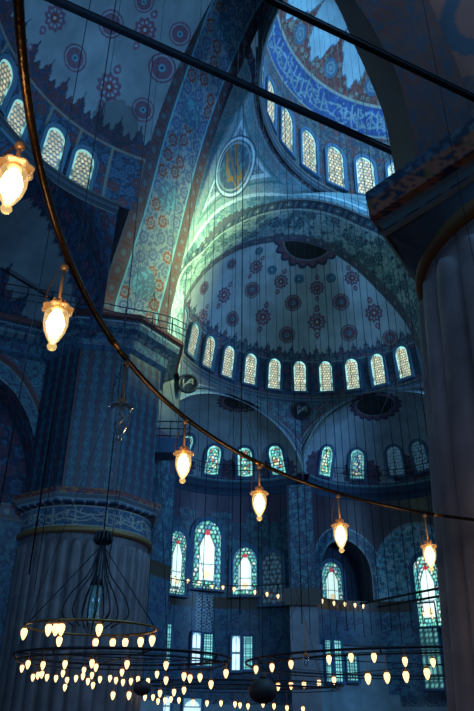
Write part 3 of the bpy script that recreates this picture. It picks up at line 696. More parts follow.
# ================================================================== WINDOWS
NW = [0]
def pane_cols(x, y, hw, h, kind, seed):
    """x in metres from the axis, y above the sill"""
    edge = np.minimum(hw - np.abs(x), y); top = arch_h(x, hw, h - hw * 1.1, 1.1) - y; edge = np.minimum(edge, top * .8)
    if kind == 'honey':
        s = hw * .40; d, H, a = cells(x + 9 + seed, y + 7, s, .0, 2)
        C = base(x, (.05, .09, .10)); br = (.45 + .55 * fbm(x * 1.5 + seed * 3, y * 1.5, 1))
        C = np.where((d < .36)[..., None], (np.array([1.0, .92, .55]) * (0.75 + .7 * H)[..., None] * br[..., None] * 1.15), C)
        C = np.where(((d > .36) & (d < .47))[..., None], np.array([.25, .42, .42]), C)
        C = np.where((edge < hw * .20)[..., None], np.array([.25, .60, .58]) * 1.05 * (.35 + 1.3 * (hsh(np.floor(y / (hw * .7)), np.floor(x / hw), 3) > .35))[..., None], C)
    elif kind == 'stained':
        s = hw * .42; d, H, a = cells(x + 5 + seed, y + 3, s, .35, 4)
        pal = np.array([[.30, .95, .85], [.8, 1.05, .9], [.1, .45, .65], [.9, .9, .45], [.12, .6, .45], [.55, .18, .10]]); C = pal[(H * 5.99).astype(int)] * 1.1
        C = np.where((d > .40)[..., None], np.array([.03, .07, .09]), C)
        C = np.where((edge < hw * .34)[..., None] & (np.abs((y / (hw * .5)) % 1 - .5) < .40)[..., None], np.array([.25, .85, .75]) * (.5 + .9 * hsh(np.floor(y / (hw * .5)), np.sign(x), 1))[..., None], C)
        C = np.where((np.abs(edge - hw * .36) < hw * .05)[..., None], np.array([.02, .06, .08]), C)
    elif kind == 'mihrab':
        s = hw * .30; d, H, a = cells(x + 5 + seed, y + 3, s, .2, 4)
        pal = np.array([[.25, .9, .8], [.1, .5, .6], [.15, .75, .5], [.8, 1., .9], [.1, .35, .5], [.3, .9, .7]]); C = pal[(H * 5.99).astype(int)]; C = np.where((d > .38)[..., None], np.array([.02, .06, .08]), C)
        inn = (np.abs(x) < hw * .55 * np.clip((h * .80 - y) / (h * .2), .0, 1) ** .6) & (y > h * .12); C = np.where(inn[..., None], np.array([.95, 1.35, 1.3]), C)
        inb = (np.abs(x) < hw * .62 * np.clip((h * .83 - y) / (h * .2), .0, 1) ** .6) & (y > h * .10) & ~inn; C = np.where(inb[..., None], np.array([.04, .12, .14]), C)
        dd = np.hypot(x, y - h * .82); C = np.where((dd < hw * .2)[..., None], np.array([.55, .05, .06]), C); dd = np.hypot(x, y - h * .2); C = np.where((dd < hw * .28)[..., None], np.array([1.0, .9, .55]), C)
        C = np.where((np.abs(y / h - .35) < .008)[..., None], np.array([.1, .2, .25]), C)
    elif kind == 'plain':
        C = base(x, (.75, 1.15, 1.35)); C = C * (.8 + .5 * vnoise(x * 3 + seed, y * 2, 2))[..., None]
        C = np.where((np.abs(y / h - .5) < .03)[..., None] | (np.abs(x) < hw * .06)[..., None] & (seed % 2 > .5), np.array([.03, .07, .1]), C)
        C = np.where((edge < hw * .12)[..., None], np.array([.1, .3, .45]), C)
    elif kind == 'lattice':
        g = (np.abs((x / (hw * .5)) % 1 - .5) > .30) | (np.abs((y / (hw * .55)) % 1 - .5) > .32); C = np.where(g[..., None], np.array([.02, .08, .10]), np.array([.25, .85, .85]) * (.4 + .9 * vnoise(x * 2 + seed, y * 2, 5))[..., None])
    elif kind == 'dark':
        s = hw * .45; d, H, a = cells(x + 5 + seed, y + 3, s, .3, 4); C = np.where((d < .4)[..., None], np.array([.02, .06, .10]), np.array([.006, .012, .02]))
    return C
def window(p, nrm, tilt, wd, ht, kind='honey', frame=.22, strength=1.0, mf=None, nx=17, ny=40, round_=True):
    """p = middle of the opening; nrm = horizontal direction the window faces; tilt leans its top forward (deg)"""
    NW[0] += 1
    n = np.array([nrm[0], nrm[1], 0.]); n /= np.linalg.norm(n); t = np.array([-n[1], n[0], 0.]); k = rad(tilt)
    up = np.array([n[0] * math.sin(k), n[1] * math.sin(k), math.cos(k)]); nn = np.cross(t, up)
    if nn @ n < 0: nn = -nn
    hw = wd / 2; p = np.array(p, float); o = p - up * ht / 2
    # frame: arched band with real depth
    ys = list(fill(0, ht - hw * 1.1, 6)); path = [(-hw, y) for y in ys]
    if round_:
        for a in fill(math.pi, 0, 17)[1:-1]: path.append((hw * math.cos(a), ht - hw * 1.1 + hw * 1.1 * math.sin(a)))
    else: path += [(-hw, ht), (hw, ht)]
    path += [(hw, y) for y in ys[::-1]]
    path = np.array(path); cen = np.array([0, ht * .45]); outp = []
    for q in path:
        v = np.array([q[0], max(0, q[1] - (ht - hw * 1.1))]); v = v / (np.linalg.norm(v) + 1e-9); outp.append(q + v * frame)
    outp = np.array(outp); V = []; N = len(path)
    for q, h in ((path, -.30), (path, .10), (outp, .14), (outp, -.10)):
        for a in q: V.append(o + t * a[0] + up * a[1] + nn * h)
    Fc = [[j * N + i, j * N + i + 1, (j + 1) * N + i + 1, (j + 1) * N + i] for j in range(3) for i in range(N - 1)]
    # sill
    b = len(V)
    for x, y, h in ((-hw - frame, -.16, .22), (hw + frame, -.16, .22), (hw + frame, 0, .22), (-hw - frame, 0, .22), (-hw - frame, -.16, -.2), (hw + frame, -.16, -.2), (hw + frame, 0, -.2), (-hw - frame, 0, -.2)): V.append(o + t * x + up * y + nn * h)
    Fc += [[b, b + 1, b + 2, b + 3], [b + 3, b + 2, b + 6, b + 7], [b, b + 4, b + 5, b + 1], [b, b + 3, b + 7, b + 4], [b + 1, b + 5, b + 6, b + 2]]
    w_ = mesh('window_%d' % NW[0], V, Fc, None, mf or STONE, False, base=p); struct(w_)
    A = fill(-1, 1, nx)[:, None]; Bv = fill(0, 1, ny)[None, :]; x = A * hw + 0 * Bv
    top = arch_h(x, hw, ht - hw * 1.1, 1.1) if round_ else ht + 0 * x
    y = Bv * top; P = o + t * x[..., None] + up * y[..., None] + nn * .02
    C = pane_cols(x, y, hw, ht, kind, float(NW[0])) * strength
    grid('pane', P, C, w_, GLOW, smooth=False)
    return w_
SM = mat('frame_teal', (.07, .16, .24), .7); DM = mat('frame_blue', (.05, .13, .24), .7)
# windows of the back semidome
for k in range(-6, 8):
    a = rad(-5 + 11.9 * k); r = ER - .36; p = pol(ECT, r, np.array(a), ESP + 1.55)
    window(p + np.array([0, 0, .15]), ECT - p[:2], 10, 1.0, 2.55, 'honey', .2, 1.0 * (1 if k > -4 else .8), SM, 19, 44)
# dome drum windows
for k in range(28):
    a = rad(-7.6 - 13.9 + 360 / 28 * (k - 5) + 5.0); p = pol(DC, DR - .1, np.array(a), DZ0 + 2.6)
    if -125 < math.degrees(a) < 30: window(p + np.array([0, 0, .2]), DC - p[:2], 2, 1.5, 3.8, 'honey', .24, .95, DM, 19, 44)
# windows of the left semidome (placed on its drum, 12 degrees apart)
for (x, y) in [(1, 81), (16, 121), (53, 148), (82, 169)]:
    q = on_sphere(x, y, BCEN, BR - .1); n = BC - q[:2]; window(q, n, 10, 1.1, 2.15, 'honey', .2, .62, SM, 21, 48)
# exedra windows
for i, (c, R, lst) in enumerate([(c0g, R0g, [(184, 449, 's'), (213, 460, 's'), (245, 462, 's'), (277, 460, 's')]), (c1g, R1g, [(326, 461, 's'), (357, 464, 'h'), (395, 461, 'd'), (420, 456, 'd')])]):
    for x, y, kd in lst:
        cr_, rs_ = (20.35, 21.6)[i], 16.3; Rw = R
        vr = lambda z: R * math.cos(math.asin(min(.97, max(0, (z - rs_) / (cr_ - rs_ + .03 * R))))) ** .7
        for _ in range(12): q = on_cyl(x, y, c, Rw - .16); Rw = .5 * Rw + .5 * vr(q[2])
        tl = math.degrees(math.atan2(vr(q[2] - .9) - vr(q[2] + .9), 1.8))
        window(q, c - q[:2], tl, 1.12, 2.3, {'s': 'stained', 'h': 'stained', 'd': 'dark'}[kd], .22, {'s': 1.1, 'h': .55, 'd': 1}[kd], DM, 19, 40)
# large stained windows of the back wall
for x, y, wd, ht, kd, st, c, R in [(177, 562, 1.5, 4.4, 'mihrab', .9, c0g, R0g), (207, 554, 2.1, 4.9, 'mihrab', 1.1, c0g, R0g), (245, 571, 1.7, 3.4, 'mihrab', 1.0, c0g, R0g), (272, 578, 1.5, 3.6, 'dark', 1, c0g, R0g), (428, 590, 1.8, 4.9, 'mihrab', 1.1, c1g, R1g)]:
    q = on_cyl(x, y, c, R - .15); window(q, c - q[:2], 0, wd, ht, kd, .32, st, DM, 33, 70)
q = RC + np.array([-.25, 0]); q3 = on_cyl(331, 584, c1g, R1g) ; zz = q3[2]
window((*(at_dist(332, 584, np.linalg.norm(RC))[:2]), zz * np.linalg.norm(RC) / np.linalg.norm(q3[:2])), -RO, 0, 1.7, 3.2, 'mihrab', .3, .7, DM, 27, 60)
# lower rectangular windows
for x, y, wd, ht, kd, st, c, R in [(167, 645, .55, 2.6, 'lattice', 1., c0g, R0g), (196, 649, .62, 2.1, 'plain', 1.0, c0g, R0g), (208, 650, .62, 2.0, 'lattice', 1.2, c0g, R0g), (236, 653, .55, 2.2, 'plain', 1.0, c0g, R0g), (248, 653, .6, 2.1, 'lattice', 1.2, c0g, R0g),
                                     (329, 661, .7, 2.6, 'lattice', 1.1, c1g, R1g), (337, 661, .8, 2.6, 'lattice', 1.2, c1g, R1g), (352, 668, .8, 1.6, 'lattice', .8, c1g, R1g), (430, 645, 1.3, 5.5, 'lattice', .5, c1g, R1g),
                                     (165, 706, .8, 1.2, 'plain', .8, c0g, R0g), (192, 707, 1.3, 1.0, 'plain', .8, c0g, R0g)]:
    q = on_cyl(x, y, c, R - .1); window(q, c - q[:2], 0, wd, ht, kd, .15, st, DM, 15, 30, round_=False)

# ================================================================== PIERS
def pier(name, label, c, r0, r1, zr, zc, rim_r, nfl, rot, z_top, upper_r, up_paint, script=True, low_paint=None, big=None, fl_rot=0, fascia=.34, redc=None, ns=8, tone=1., poly_body=False):
    e = empty(name, (c[0], c[1], -EYE), label, 'pillar')
    # fluted shaft with rounded flute heads
    n = nfl * 12; zs = np.r_[fill(-EYE, zr - 1.2, 40), fill(zr - 1.15, zr, 18)]; az = fill(0, 2 * math.pi, n + 1)[:, None]
    rr = r0 + (r1 - r0) * (zs + EYE) / (zr + EYE); fl = np.abs(np.sin(az * nfl / 2 + fl_rot)) ** .55; xx = ((az * nfl / (2 * math.pi) + fl_rot / math.pi) % 1 - .5) * 2
    hd = (zr - .35 - zs[None, :]) / .55; inside = np.where(hd > 1, 1., np.sqrt(np.clip(1 - (1 - np.clip(hd, 0, 1)) ** 2, 0, 1)))
    lim = np.clip(inside * 1.0 - np.abs(xx) * .9, 0, 1); dep = .15 * np.sqrt(np.clip(1 - (np.abs(xx) / np.maximum(inside * .9, .02)) ** 2, 0, 1)) * (inside > .05)
    # convex ribs: bulging reeds separated by grooves
    R = rr[None, :] + dep - .05
    P = np.stack([c[0] + R * np.sin(az), c[1] + R * np.cos(az), zs[None, :] + 0 * az], -1); u = az * r0 + 0 * zs[None, :]; v = zs[None, :] + 0 * az
    C = dirt(base(u, np.array([.15, .13, .145]) * tone), u, v * .35, 7, .5, .9); C = mixc(C, np.clip((np.abs(xx) - .75) * 3, 0, .5) + 0 * v, (MAUVE * .25 + GREY * .2) * .4)
    joint = (np.abs((v + EYE) % 2.6 - 1.3) < .025); C = mixc(C, joint * .4, DARK * 2)
    grid('fluted_shaft', P, C, e, MARB)
    gk = .55 if poly_body else 1
    b = MB(); b.lathe((c[0], c[1], zr), [(r1 + .02, -.02), (r1 + .16 * gk, .0), (r1 + .20 * gk, .12), (r1 + .14 * gk, .26), (r1, .30)], 64); b.build('gilded_ring', mat('gilded_ring', (.22, .12, .045), .5, .3), e)
    # inscription drum
    zb0, zb1 = zr + .28, zc - .42; az = fill(0, 2 * math.pi, 560)[:, None]; z = fill(zb0, zb1, 40)[None, :]; rb = r1 + .02
    P = np.stack([c[0] + rb * np.sin(az) + 0 * z, c[1] + rb * np.cos(az) + 0 * z, z + 0 * az], -1); u = az * rb + 0 * z; v = z + 0 * az
    if not poly_body: grid('inscription_band', P, script_band(u, v - zb0, zb1 - zb0, BLUE * .7, CREAM * .6, 1.5) if script else (low_paint(u, v - zb0, zb1 - zb0)), e, TILE)
    # octagonal cornice, fringe below and red band
    def octo(z0z, cols, nm, matr):
        vs = []; rings = []
        for rr_, zz in z0z: rings.append([(c[0] + rr_ * math.sin(rad(rot + 360 / ns * k)), c[1] + rr_ * math.cos(rad(rot + 360 / ns * k)), zz) for k in range(ns + 1)])
        P = []; m_ = 60; L = rings[0]; 
        for ring in rings:
            row = []
            for k in range(ns):
                for j in range(m_): f = j / m_; row.append([ring[k][a] * (1 - f) + ring[k + 1][a] * f for a in range(3)])
            row.append(ring[ns]); P.append(row)
        P = np.array(P).transpose(1, 0, 2); side = np.linalg.norm(np.array(L[0]) - np.array(L[1])); u = (np.arange(P.shape[0]) / m_ * side)[:, None] + np.zeros(P.shape[1])[None]
        vv = np.broadcast_to(arclen(np.array([[a, b_] for a, b_ in z0z]))[None], u.shape)
        return grid(nm, P, cols(u, vv), e, matr, smooth=False)
    def sub(a, b, n): return [(a[0] + (b[0] - a[0]) * i / n, a[1] + (b[1] - a[1]) * i / n) for i in range(n)]
    if poly_body:
        pts = []; rp = rim_r - .26
        for k in range(ns):
            for f in fill(0, 1, 41)[:-1]:
                a, b_ = rad(rot + 360 / ns * k), rad(rot + 360 / ns * (k + 1)); pts.append([rp * (math.sin(a) * (1 - f) + math.sin(b_) * f), rp * (math.cos(a) * (1 - f) + math.cos(b_) * f)])
        pts = np.array(pts + [pts[0]]); un = pts / np.linalg.norm(pts, axis=1)[:, None]; t = fill(0, 1, 40)[None, :, None]
        Q = un[:, None] * (r1 + .06) * (1 - t ** 1.3) + pts[:, None] * t ** 1.3
        P = np.stack([c[0] + Q[..., 0], c[1] + Q[..., 1], zb0 - .1 + (zc - .36 - zb0 + .1) * t[..., 0] + 0 * Q[..., 0]], -1); u = arclen(pts)[:, None] + 0 * P[..., 2]
        grid('flared_drum', P, low_paint(u, P[..., 2]), e, TILE)
    r1_ = rim_r - .30 if poly_body else r1
    prof = sub((r1_ + .02, zc - .42), (rim_r - (.16 if poly_body else .25), zc - .30), 10) + sub((rim_r - .25, zc - .30), (rim_r - .22, zc - .12), 3) + sub((rim_r - .22, zc - .12), (rim_r, zc + .02), 4) + sub((rim_r, zc + .02), (rim_r + (.04 if fascia > .5 else 0), zc + fascia), 10) + [(rim_r - .1, zc + fascia + .02), (upper_r, zc + fascia + .06)]
    def cols(u, v):
        W1 = (rim_r - r1_) * .9 + .15; C = base(u, PALE * .5); f = (np.abs((u / .5) % 1 - .5) * 2) ; C = mixc(C, (v > .12) & (v < W1 - .22) & (f < .75), NAVY * 1.1); C = mixc(C, v < .08, CREAM * .5)
        C = blend(C, floral(u, v, .35, RED * .8 if redc is None else redc, OCHRE * .5, NAVY * .6, RED * .4), v > W1 + .12)
        if fascia > .5: C = blend(C, floral(u, v, .3, NAVY, BLUE, PALE * .4, BLUE), v > W1 + .62)
        return C
    octo(prof, cols, 'cornice', TILE)
    # upper tiled body
    if z_top:
        m2 = 14; prof2 = [(upper_r, zc + .4 + (z_top - zc - .4) * i / 90) for i in range(91)]
        octo(prof2, up_paint, 'tiled_body', GLAZE)
    if big:
        zb = z_top; R0, R1 = upper_r, big
        prof3 = sub((R0, zb), (R0 + .35, zb + .15), 3) + sub((R0 + .35, zb + .15), (R0 + .38, zb + .7), 8) + sub((R0 + .38, zb + .7), (R1 - .3, zb + 1.0), 6) + sub((R1 - .3, zb + 1.0), (R1 - .25, zb + 1.45), 6) + sub((R1 - .25, zb + 1.45), (R1, zb + 1.55), 2) + sub((R1, zb + 1.55), (R1, zb + 1.8), 3) + [(R1 - .1, zb + 1.85), (R1 - 1.2, zb + 1.9)]
        def c3(u, v):
            C = floral(u, v, .45, NAVY, BLUE * .7, TURQ * .4, NAVY); f = np.abs((u / .55) % 1 - .5) * 2
            C = mixc(C, (v < .4) & (f < .7), BLUE * .9); C = mixc(C, (v > .95) & (v < 1.25) & (f < .7), PALE * .35); C = mixc(C, v > 2.1, RED * .3); C = mixc(C, np.abs(v - 2.0) < .06, PALE * .6); return C
        octo(prof3, c3, 'great_cornice', TILE)
    return e
def tile_stripes(u, v):
    p = .62; x = (u / p) % 1 - .5; C = base(u, NAVY * .6); y = (v / 1.05) % 1; wv = .22 * np.sin(2 * np.pi * y)
    C = mixc(C, np.abs(x - wv) < .10, TURQ * .22); C = mixc(C, (np.abs(x + wv) < .07), BLUE * .5); d = np.hypot(x * p, ((y * 2) % 1 - .5) * .52); C = mixc(C, d < .07, TURQ * .3)
    C = mixc(C, np.abs(x) > .38, NAVY * .6); C = mixc(C, np.abs(x) > .455, RED * .35); C = mixc(C, v > 8.3, DARK * 2); 
    return C
PL = np.array([-7.75, 35.2])
pier('fluted_pier', 'huge round fluted marble pier at left with an inscription band and blue tiled body', PL, 3.32, 3.30, 7.75, 9.45, 4.0, 34, 12, 17.6, 3.45, tile_stripes, big=4.75)
PR = np.array([6.5, 10.5])
def dark_band(u, v, w=1):
    C = dirt(base(u, BLUE * .5 + GREY * .25), u, v, 3, .4, .6); return C
pier('fluted_pier', 'massive dark fluted marble pier filling the right edge, with a gilded ring on top', PR, 3.40, 2.90, 7.65, 8.66, 3.93, 26, -93, None, 3.3, None, low_paint=dark_band, fl_rot=.3, fascia=.74, redc=np.array([.42, .13, .07]), ns=5, tone=2.5, poly_body=True)

# ================================================================== TIE BEAMS
def beam(p, q, r, label, name='tie_beam', group=None, m=IRON):
    b = MB(); p = np.array(p); q = np.array(q); L = np.linalg.norm(q - p); d = (q - p) / L; a = np.cross(d, [0, 0, 1.]); a /= np.linalg.norm(a); c = np.cross(a, d); V = []
    for e in (p, q):
        for x, y in ((-1, -1), (1, -1), (1, 1), (-1, 1)):
            for s in ((.75, 1) if x * y > 0 else (1, .75)): V.append(e + a * x * r * s + c * y * r * (1.75 - s))
    b.add(V, [[7, 6, 5, 4, 3, 2, 1, 0], [8, 9, 10, 11, 12, 13, 14, 15]] + [[i, (i + 1) % 8, 8 + (i + 1) % 8, 8 + i] for i in range(8)])
    o = b.build(name, m, None, False, base=(p + q) / 2); return tag(o, label, 'beam', group)
def ext(a, b, f0, f1): a = np.array(a); b = np.array(b); return a - (b - a) * f0, b + (b - a) * f1
beam(*ext(on_z(55, 0, 20), on_z(405, 157, 20), .25, .02), .115, 'long dark iron tie beam crossing from top left down to the near pier cornice')
beam(*ext(on_z(270, 0, 12), on_z(474, 98, 12), .15, .12), .062, 'shorter dark iron tie beam crossing the top right corner')
beam(on_z(0, 268, 21.6), on_z(62, 305, 20.6), .05, 'thin dark rod slanting behind the second lamp at far left', 'tie_rod')
beam(at_dist(360, 604, 46), at_dist(440, 588, 40), .06, 'upper of the two thin dark rods crossing the right-hand back window', 'tie_rod')
beam(at_dist(378, 607, 46), at_dist(440, 596, 40), .06, 'lower of the two thin dark rods crossing the right-hand back window', 'tie_rod')

# ---- railings
def railing(label, pts, h, npost, r=.03, rails=3):
    e = empty('railing', pts[0], label, 'railing'); P = poly(pts, 60); b = MB()
    for k in range(rails): b2 = MB(); b2.tube(P + np.array([0, 0, h * (k + 1) / rails]), r, 6); b2.build('rail', IRON, e)
    for i in np.linspace(0, 59, npost).astype(int): b3 = MB(); b3.tube([P[i], P[i] + [0, 0, h]], r, 6); b3.build('post', IRON, e)
rr_ = 4.2
railing('thin dark iron railing along the great cornice of the left pier', [at_dist(0, 303, 31.0), at_dist(60, 313, 31.2), at_dist(120, 326, 31.3), at_dist(170, 336, 31.8), at_dist(186, 343, 33)], 1.2, 9, .028)
railing('thin dark iron gallery railing below the left row of stained windows', [pol(c0g, R0g - .9, np.array(rad(a)), 16.6) for a in (-60, -20, 20, 40)], .9, 8, .03, 2)
railing('thin dark iron gallery railing below the right row of stained windows', [pol(c1g, R1g - .9, np.array(rad(a)), 16.6) for a in (-30, 0, 30, 60)], .9, 8, .03, 2)
railing('dark iron ledge railing under the tall stained windows of the back wall', [pol(c0g, R0g - .7, np.array(rad(a)), ZW + .3) for a in (-70, -20, 20, 45)], .7, 8, .035, 1)

# small balcony beside the far pier
def balcony():
    p = at_dist(171, 438, 37.4); e = empty('balcony', p, 'small corner balcony with a dark railing to the right of the tiled pier', 'balcony')
    b = MB(); b.box(p + [0, 0, -.7], 2.2, 1.4, .9); b.build('ledge', mat('ledge_blue', (.03, .08, .16), .7), e, False)
    for k in range(3):
        b = MB(); z = -.1 + .45 * k; b.tube([p + [-1.1, -.6, z], p + [1.1, -.6, z], p + [1.1, .6, z]], .035, 6); b.build('rail', IRON, e)
    for x in (-1.1, 0, 1.1): b = MB(); b.tube([p + [x, -.6, -.2], p + [x, -.6, .9]], .035, 6); b.build('post', IRON, e)
balcony()

# ================================================================== LAMPS
GL = glassmat('lamp_glass_lit', (1, .88, .62), (1.0, .66, .26), .40, .80, .15)
GLR = glassmat('lamp_rim_glass', (1, .75, .45), (1.0, .45, .12), .20, .7, .2)
GC = glassmat('lamp_glass_clear', (.82, .9, .95), (.3, .5, .5), .0, .35, .05)
BULB = mat('bulb_glow', (1, .8, .5), .5, emit=(1.0, .78, .42), es=10.0)
ROD = mat('lamp_rod', (.42, .30, .20), .4, .5)
SOCK = mat('lamp_socket', (.45, .36, .24), .45, .4)
def lamp(p, L, s, label, lit=True, chain=True, group=None):
    """p = top of rod on the ring; L = rod length; s = height of the glass"""
    e = empty('glass_lamp', (p[0], p[1], p[2]), label, 'lamp', group); p = np.array(p, float); q = p - [0, 0, L]
    b = MB(); b.tube([p + [0, 0, .01], q], s * .035, 8); b.lathe(p + [0, 0, -.02], [(s * .05, -.02), (s * .09, 0), (s * .05, .03)], 12); b.build('rod', ROD, e)
    b = MB(); b.lathe(q, [(s * .10, -s * .17), (s * .12, -s * .15), (s * .11, 0), (s * .05, .02)], 16)
    for k in range(6): a = k * math.pi / 3; b.box(q + [s * .11 * math.cos(a), s * .11 * math.sin(a), s * .02], s * .04, s * .04, s * .07, a)
    b.build('socket', SOCK, e, False)
    z0 = -s * .15
    b = MB(); wv = lambda th, z: 1 + (.07 * math.cos(8 * th) if z > -s * .26 + z0 * 0 else 0)
    b.lathe(q + [0, 0, z0], [(s * .12, .03 * s), (s * .23, .05 * s), (s * .285, .02 * s), (s * .27, -.03 * s), (s * .20, -.07 * s)], 32, wv, False)
    b.build('scalloped_rim', GLR if lit else GC, e)
    b = MB(); b.lathe(q + [0, 0, z0], [(s * .20, -.06 * s), (s * .225, -.16 * s), (s * .225, -.30 * s), (s * .19, -.46 * s), (s * .12, -.61 * s), (s * .07, -.69 * s), (s * .05, -.71 * s)], 28, None, False)
    g = b.build('glass_shade', GL if lit else GC, e)
    b = MB(); b.lathe(q + [0, 0, z0], [(s * .03, -.70 * s), (s * .075, -.73 * s), (s * .09, -.78 * s), (s * .06, -.84 * s), (s * .01, -.86 * s)], 14); b.build('finial', GL if lit else GC, g)
    b = MB()
    if lit: b.lathe(q + [0, 0, z0], [(s * .06, -.02 * s), (s * .13, -.14 * s), (s * .17, -.30 * s), (s * .14, -.46 * s), (s * .06, -.58 * s), (s * .01, -.62 * s)], 20); b.build('bulb', BULB, e)
    else:
        b.tube([q + [0, 0, z0 - .1 * s], q + [s * .1, 0, z0 - .3 * s], q + [-s * .08, .02, z0 - .42 * s], q + [0.02 * s, 0, z0 - .55 * s]], s * .025, 8); b.build('bulb', mat('unlit_bulb', (.7, .75, .7), .15), e)
    if chain:
        b = MB(); N = 12
        for k in range(N):
            f = k / (N - 1); cpt = p + (q + np.array([-s * .24, 0, z0 + s * .04]) - p) * f + np.array([-.10 * s * math.sin(math.pi * f), 0, 0])
            b.tube([cpt + [s * .02 * math.cos(a), s * .006 * (k % 2), s * .03 * math.sin(a)] for a in fill(0, 2 * math.pi, 9)[:-1]], s * .008, 5, True)
        b.build('chain', BRASS if lit else IRON, e)
    if lit:
        l = bpy.data.lights.new('lamp_light', 'POINT'); l.energy = 3.2 * (s / .3) ** 2; l.color = (1, .6, .28); l.shadow_soft_size = s * .15
        lo = bpy.data.objects.new('lamp_light', l); COL.objects.link(lo); lo.parent = e; lo.location = (0, 0, -L - .45 * s)
        lo.location = (0, -s * .5, -L - .45 * s)
    return e
# near chandelier ring (fits the long curved tube across the whole view)
RH = 2.4; RCX, RCY, RRR = 2.2069 * RH, 1.2666 * RH, 2.6283 * RH
def near_ring():
    e = empty('chandelier', (RCX, RCY, RH), 'large near chandelier ring sweeping from the top left edge to the right pier', 'chandelier')
    th = fill(0, 2 * math.pi, 241)[:-1]; b = MB(); b.tube([(RCX + RRR * math.cos(a), RCY + RRR * math.sin(a), RH) for a in th], .022, 12, True); b.build('ring_tube', mat('ring_bronze', (.05, .03, .018), .3, .85, bump=.1, bscale=40), e)
    # couplings
    for a in (2.95, 2.5, 2.0, 1.55, .9): b = MB(); b.tube([(RCX + RRR * math.cos(a + d), RCY + RRR * math.sin(a + d), RH) for d in (-.012, 0, .012)], .027, 12); b.build('coupling', BRASS, e)
near_ring()
def ring_at(x, y):
    q = on_z(x, y, RH); d = q[:2] - [RCX, RCY]; d = d / np.linalg.norm(d) * RRR; return np.array([RCX + d[0], RCY + d[1], RH])
specs = [((32, 140), .06, .30, 'big glowing glass lamp at the far left edge, cut by the frame', True),
         ((62, 262), .26, .31, 'glowing glass lamp second from left, hanging from a pale rod and chain', True),
         ((118, 360), .30, .31, 'unlit clear glass lamp hanging from the near ring', False),
         ((184, 428), .19, .31, 'glowing glass lamp just right of the unlit one on the near ring', True),
         ((258, 468), .20, .33, 'glowing glass lamp with a thin bent hook, at middle of the near ring', True),
         ((340, 490), .20, .36, 'glowing glass lamp right of the middle one, in front of the dark arch', True),
         ((424, 512), .20, .36, 'glowing glass lamp nearest to the right-hand pier on the near ring', True)]
OFF = [(-5, 12), (-8, 2), (-6, 4), (-10, 10), (-7, 6), (5, 10), (2, 12)]
for (xy, L, s, lab, lit), (dx, dy) in zip(specs, OFF):
    p = ring_at(*xy); k = np.linalg.norm(p) / 700; th_ = math.atan2(p[1] - RCY, p[0] - RCX); p = p + np.array([0, 0, -.018]); L += dy * k
    d_ = dx * k; al = -d_ / max(.35, abs(math.sin(th_))) / RRR * (1 if math.sin(th_) > 0 else -1); th_ += al if abs(math.sin(th_)) > .35 else 0
    p = np.array([RCX + RRR * math.cos(th_), RCY + RRR * math.sin(th_), RH - .021]) - np.array([.06 if xy[0] < 50 else .025 if xy[0] < 100 else 0, 0, 0]); lamp(p, L, s, lab, lit)

# ================================================================== FAR CHANDELIERS
FL_, = [None],
far0 = None
def far_lamp(p, s, label, group, lit=True, stem=.5):
    """p = centre of the glowing glass"""
    e = empty('small_lamp', p, label, 'lamp', group); p = np.array(p, float)
    b = MB(); b.lathe(p, [(.01, -.5 * s), (s * .12, -.40 * s), (s * .24, -.1 * s), (s * .26, .15 * s), (s * .16, .32 * s), (.02, .36 * s)], 12); b.build('glass_bulb', mat('small_bulb', (1, .8, .5), .5, emit=(1, .60, .26), es=2.4) if lit else GC, e)
    b = MB(); b.lathe(p, [(s * .10, .30 * s), (s * .30, .36 * s), (s * .32, .40 * s), (s * .10, .46 * s), (s * .08, .55 * s)], 12); b.tube([p + [0, 0, .5 * s], p + [0, 0, .5 * s + stem]], s * .028, 5); b.build('cap', mat('small_cap', (.10, .06, .03), .4, .6, emit=(1, .45, .15), es=.05), e)
    return e
PROTO = {}
def put(kind, p, s, label, group, lit=True, stem=.5):
    key = (kind, s, lit, stem)
    if key not in PROTO:
        PROTO[key] = far_lamp(p, s, label, group, lit, stem); return PROTO[key]
    return dup(PROTO[key], p, label)
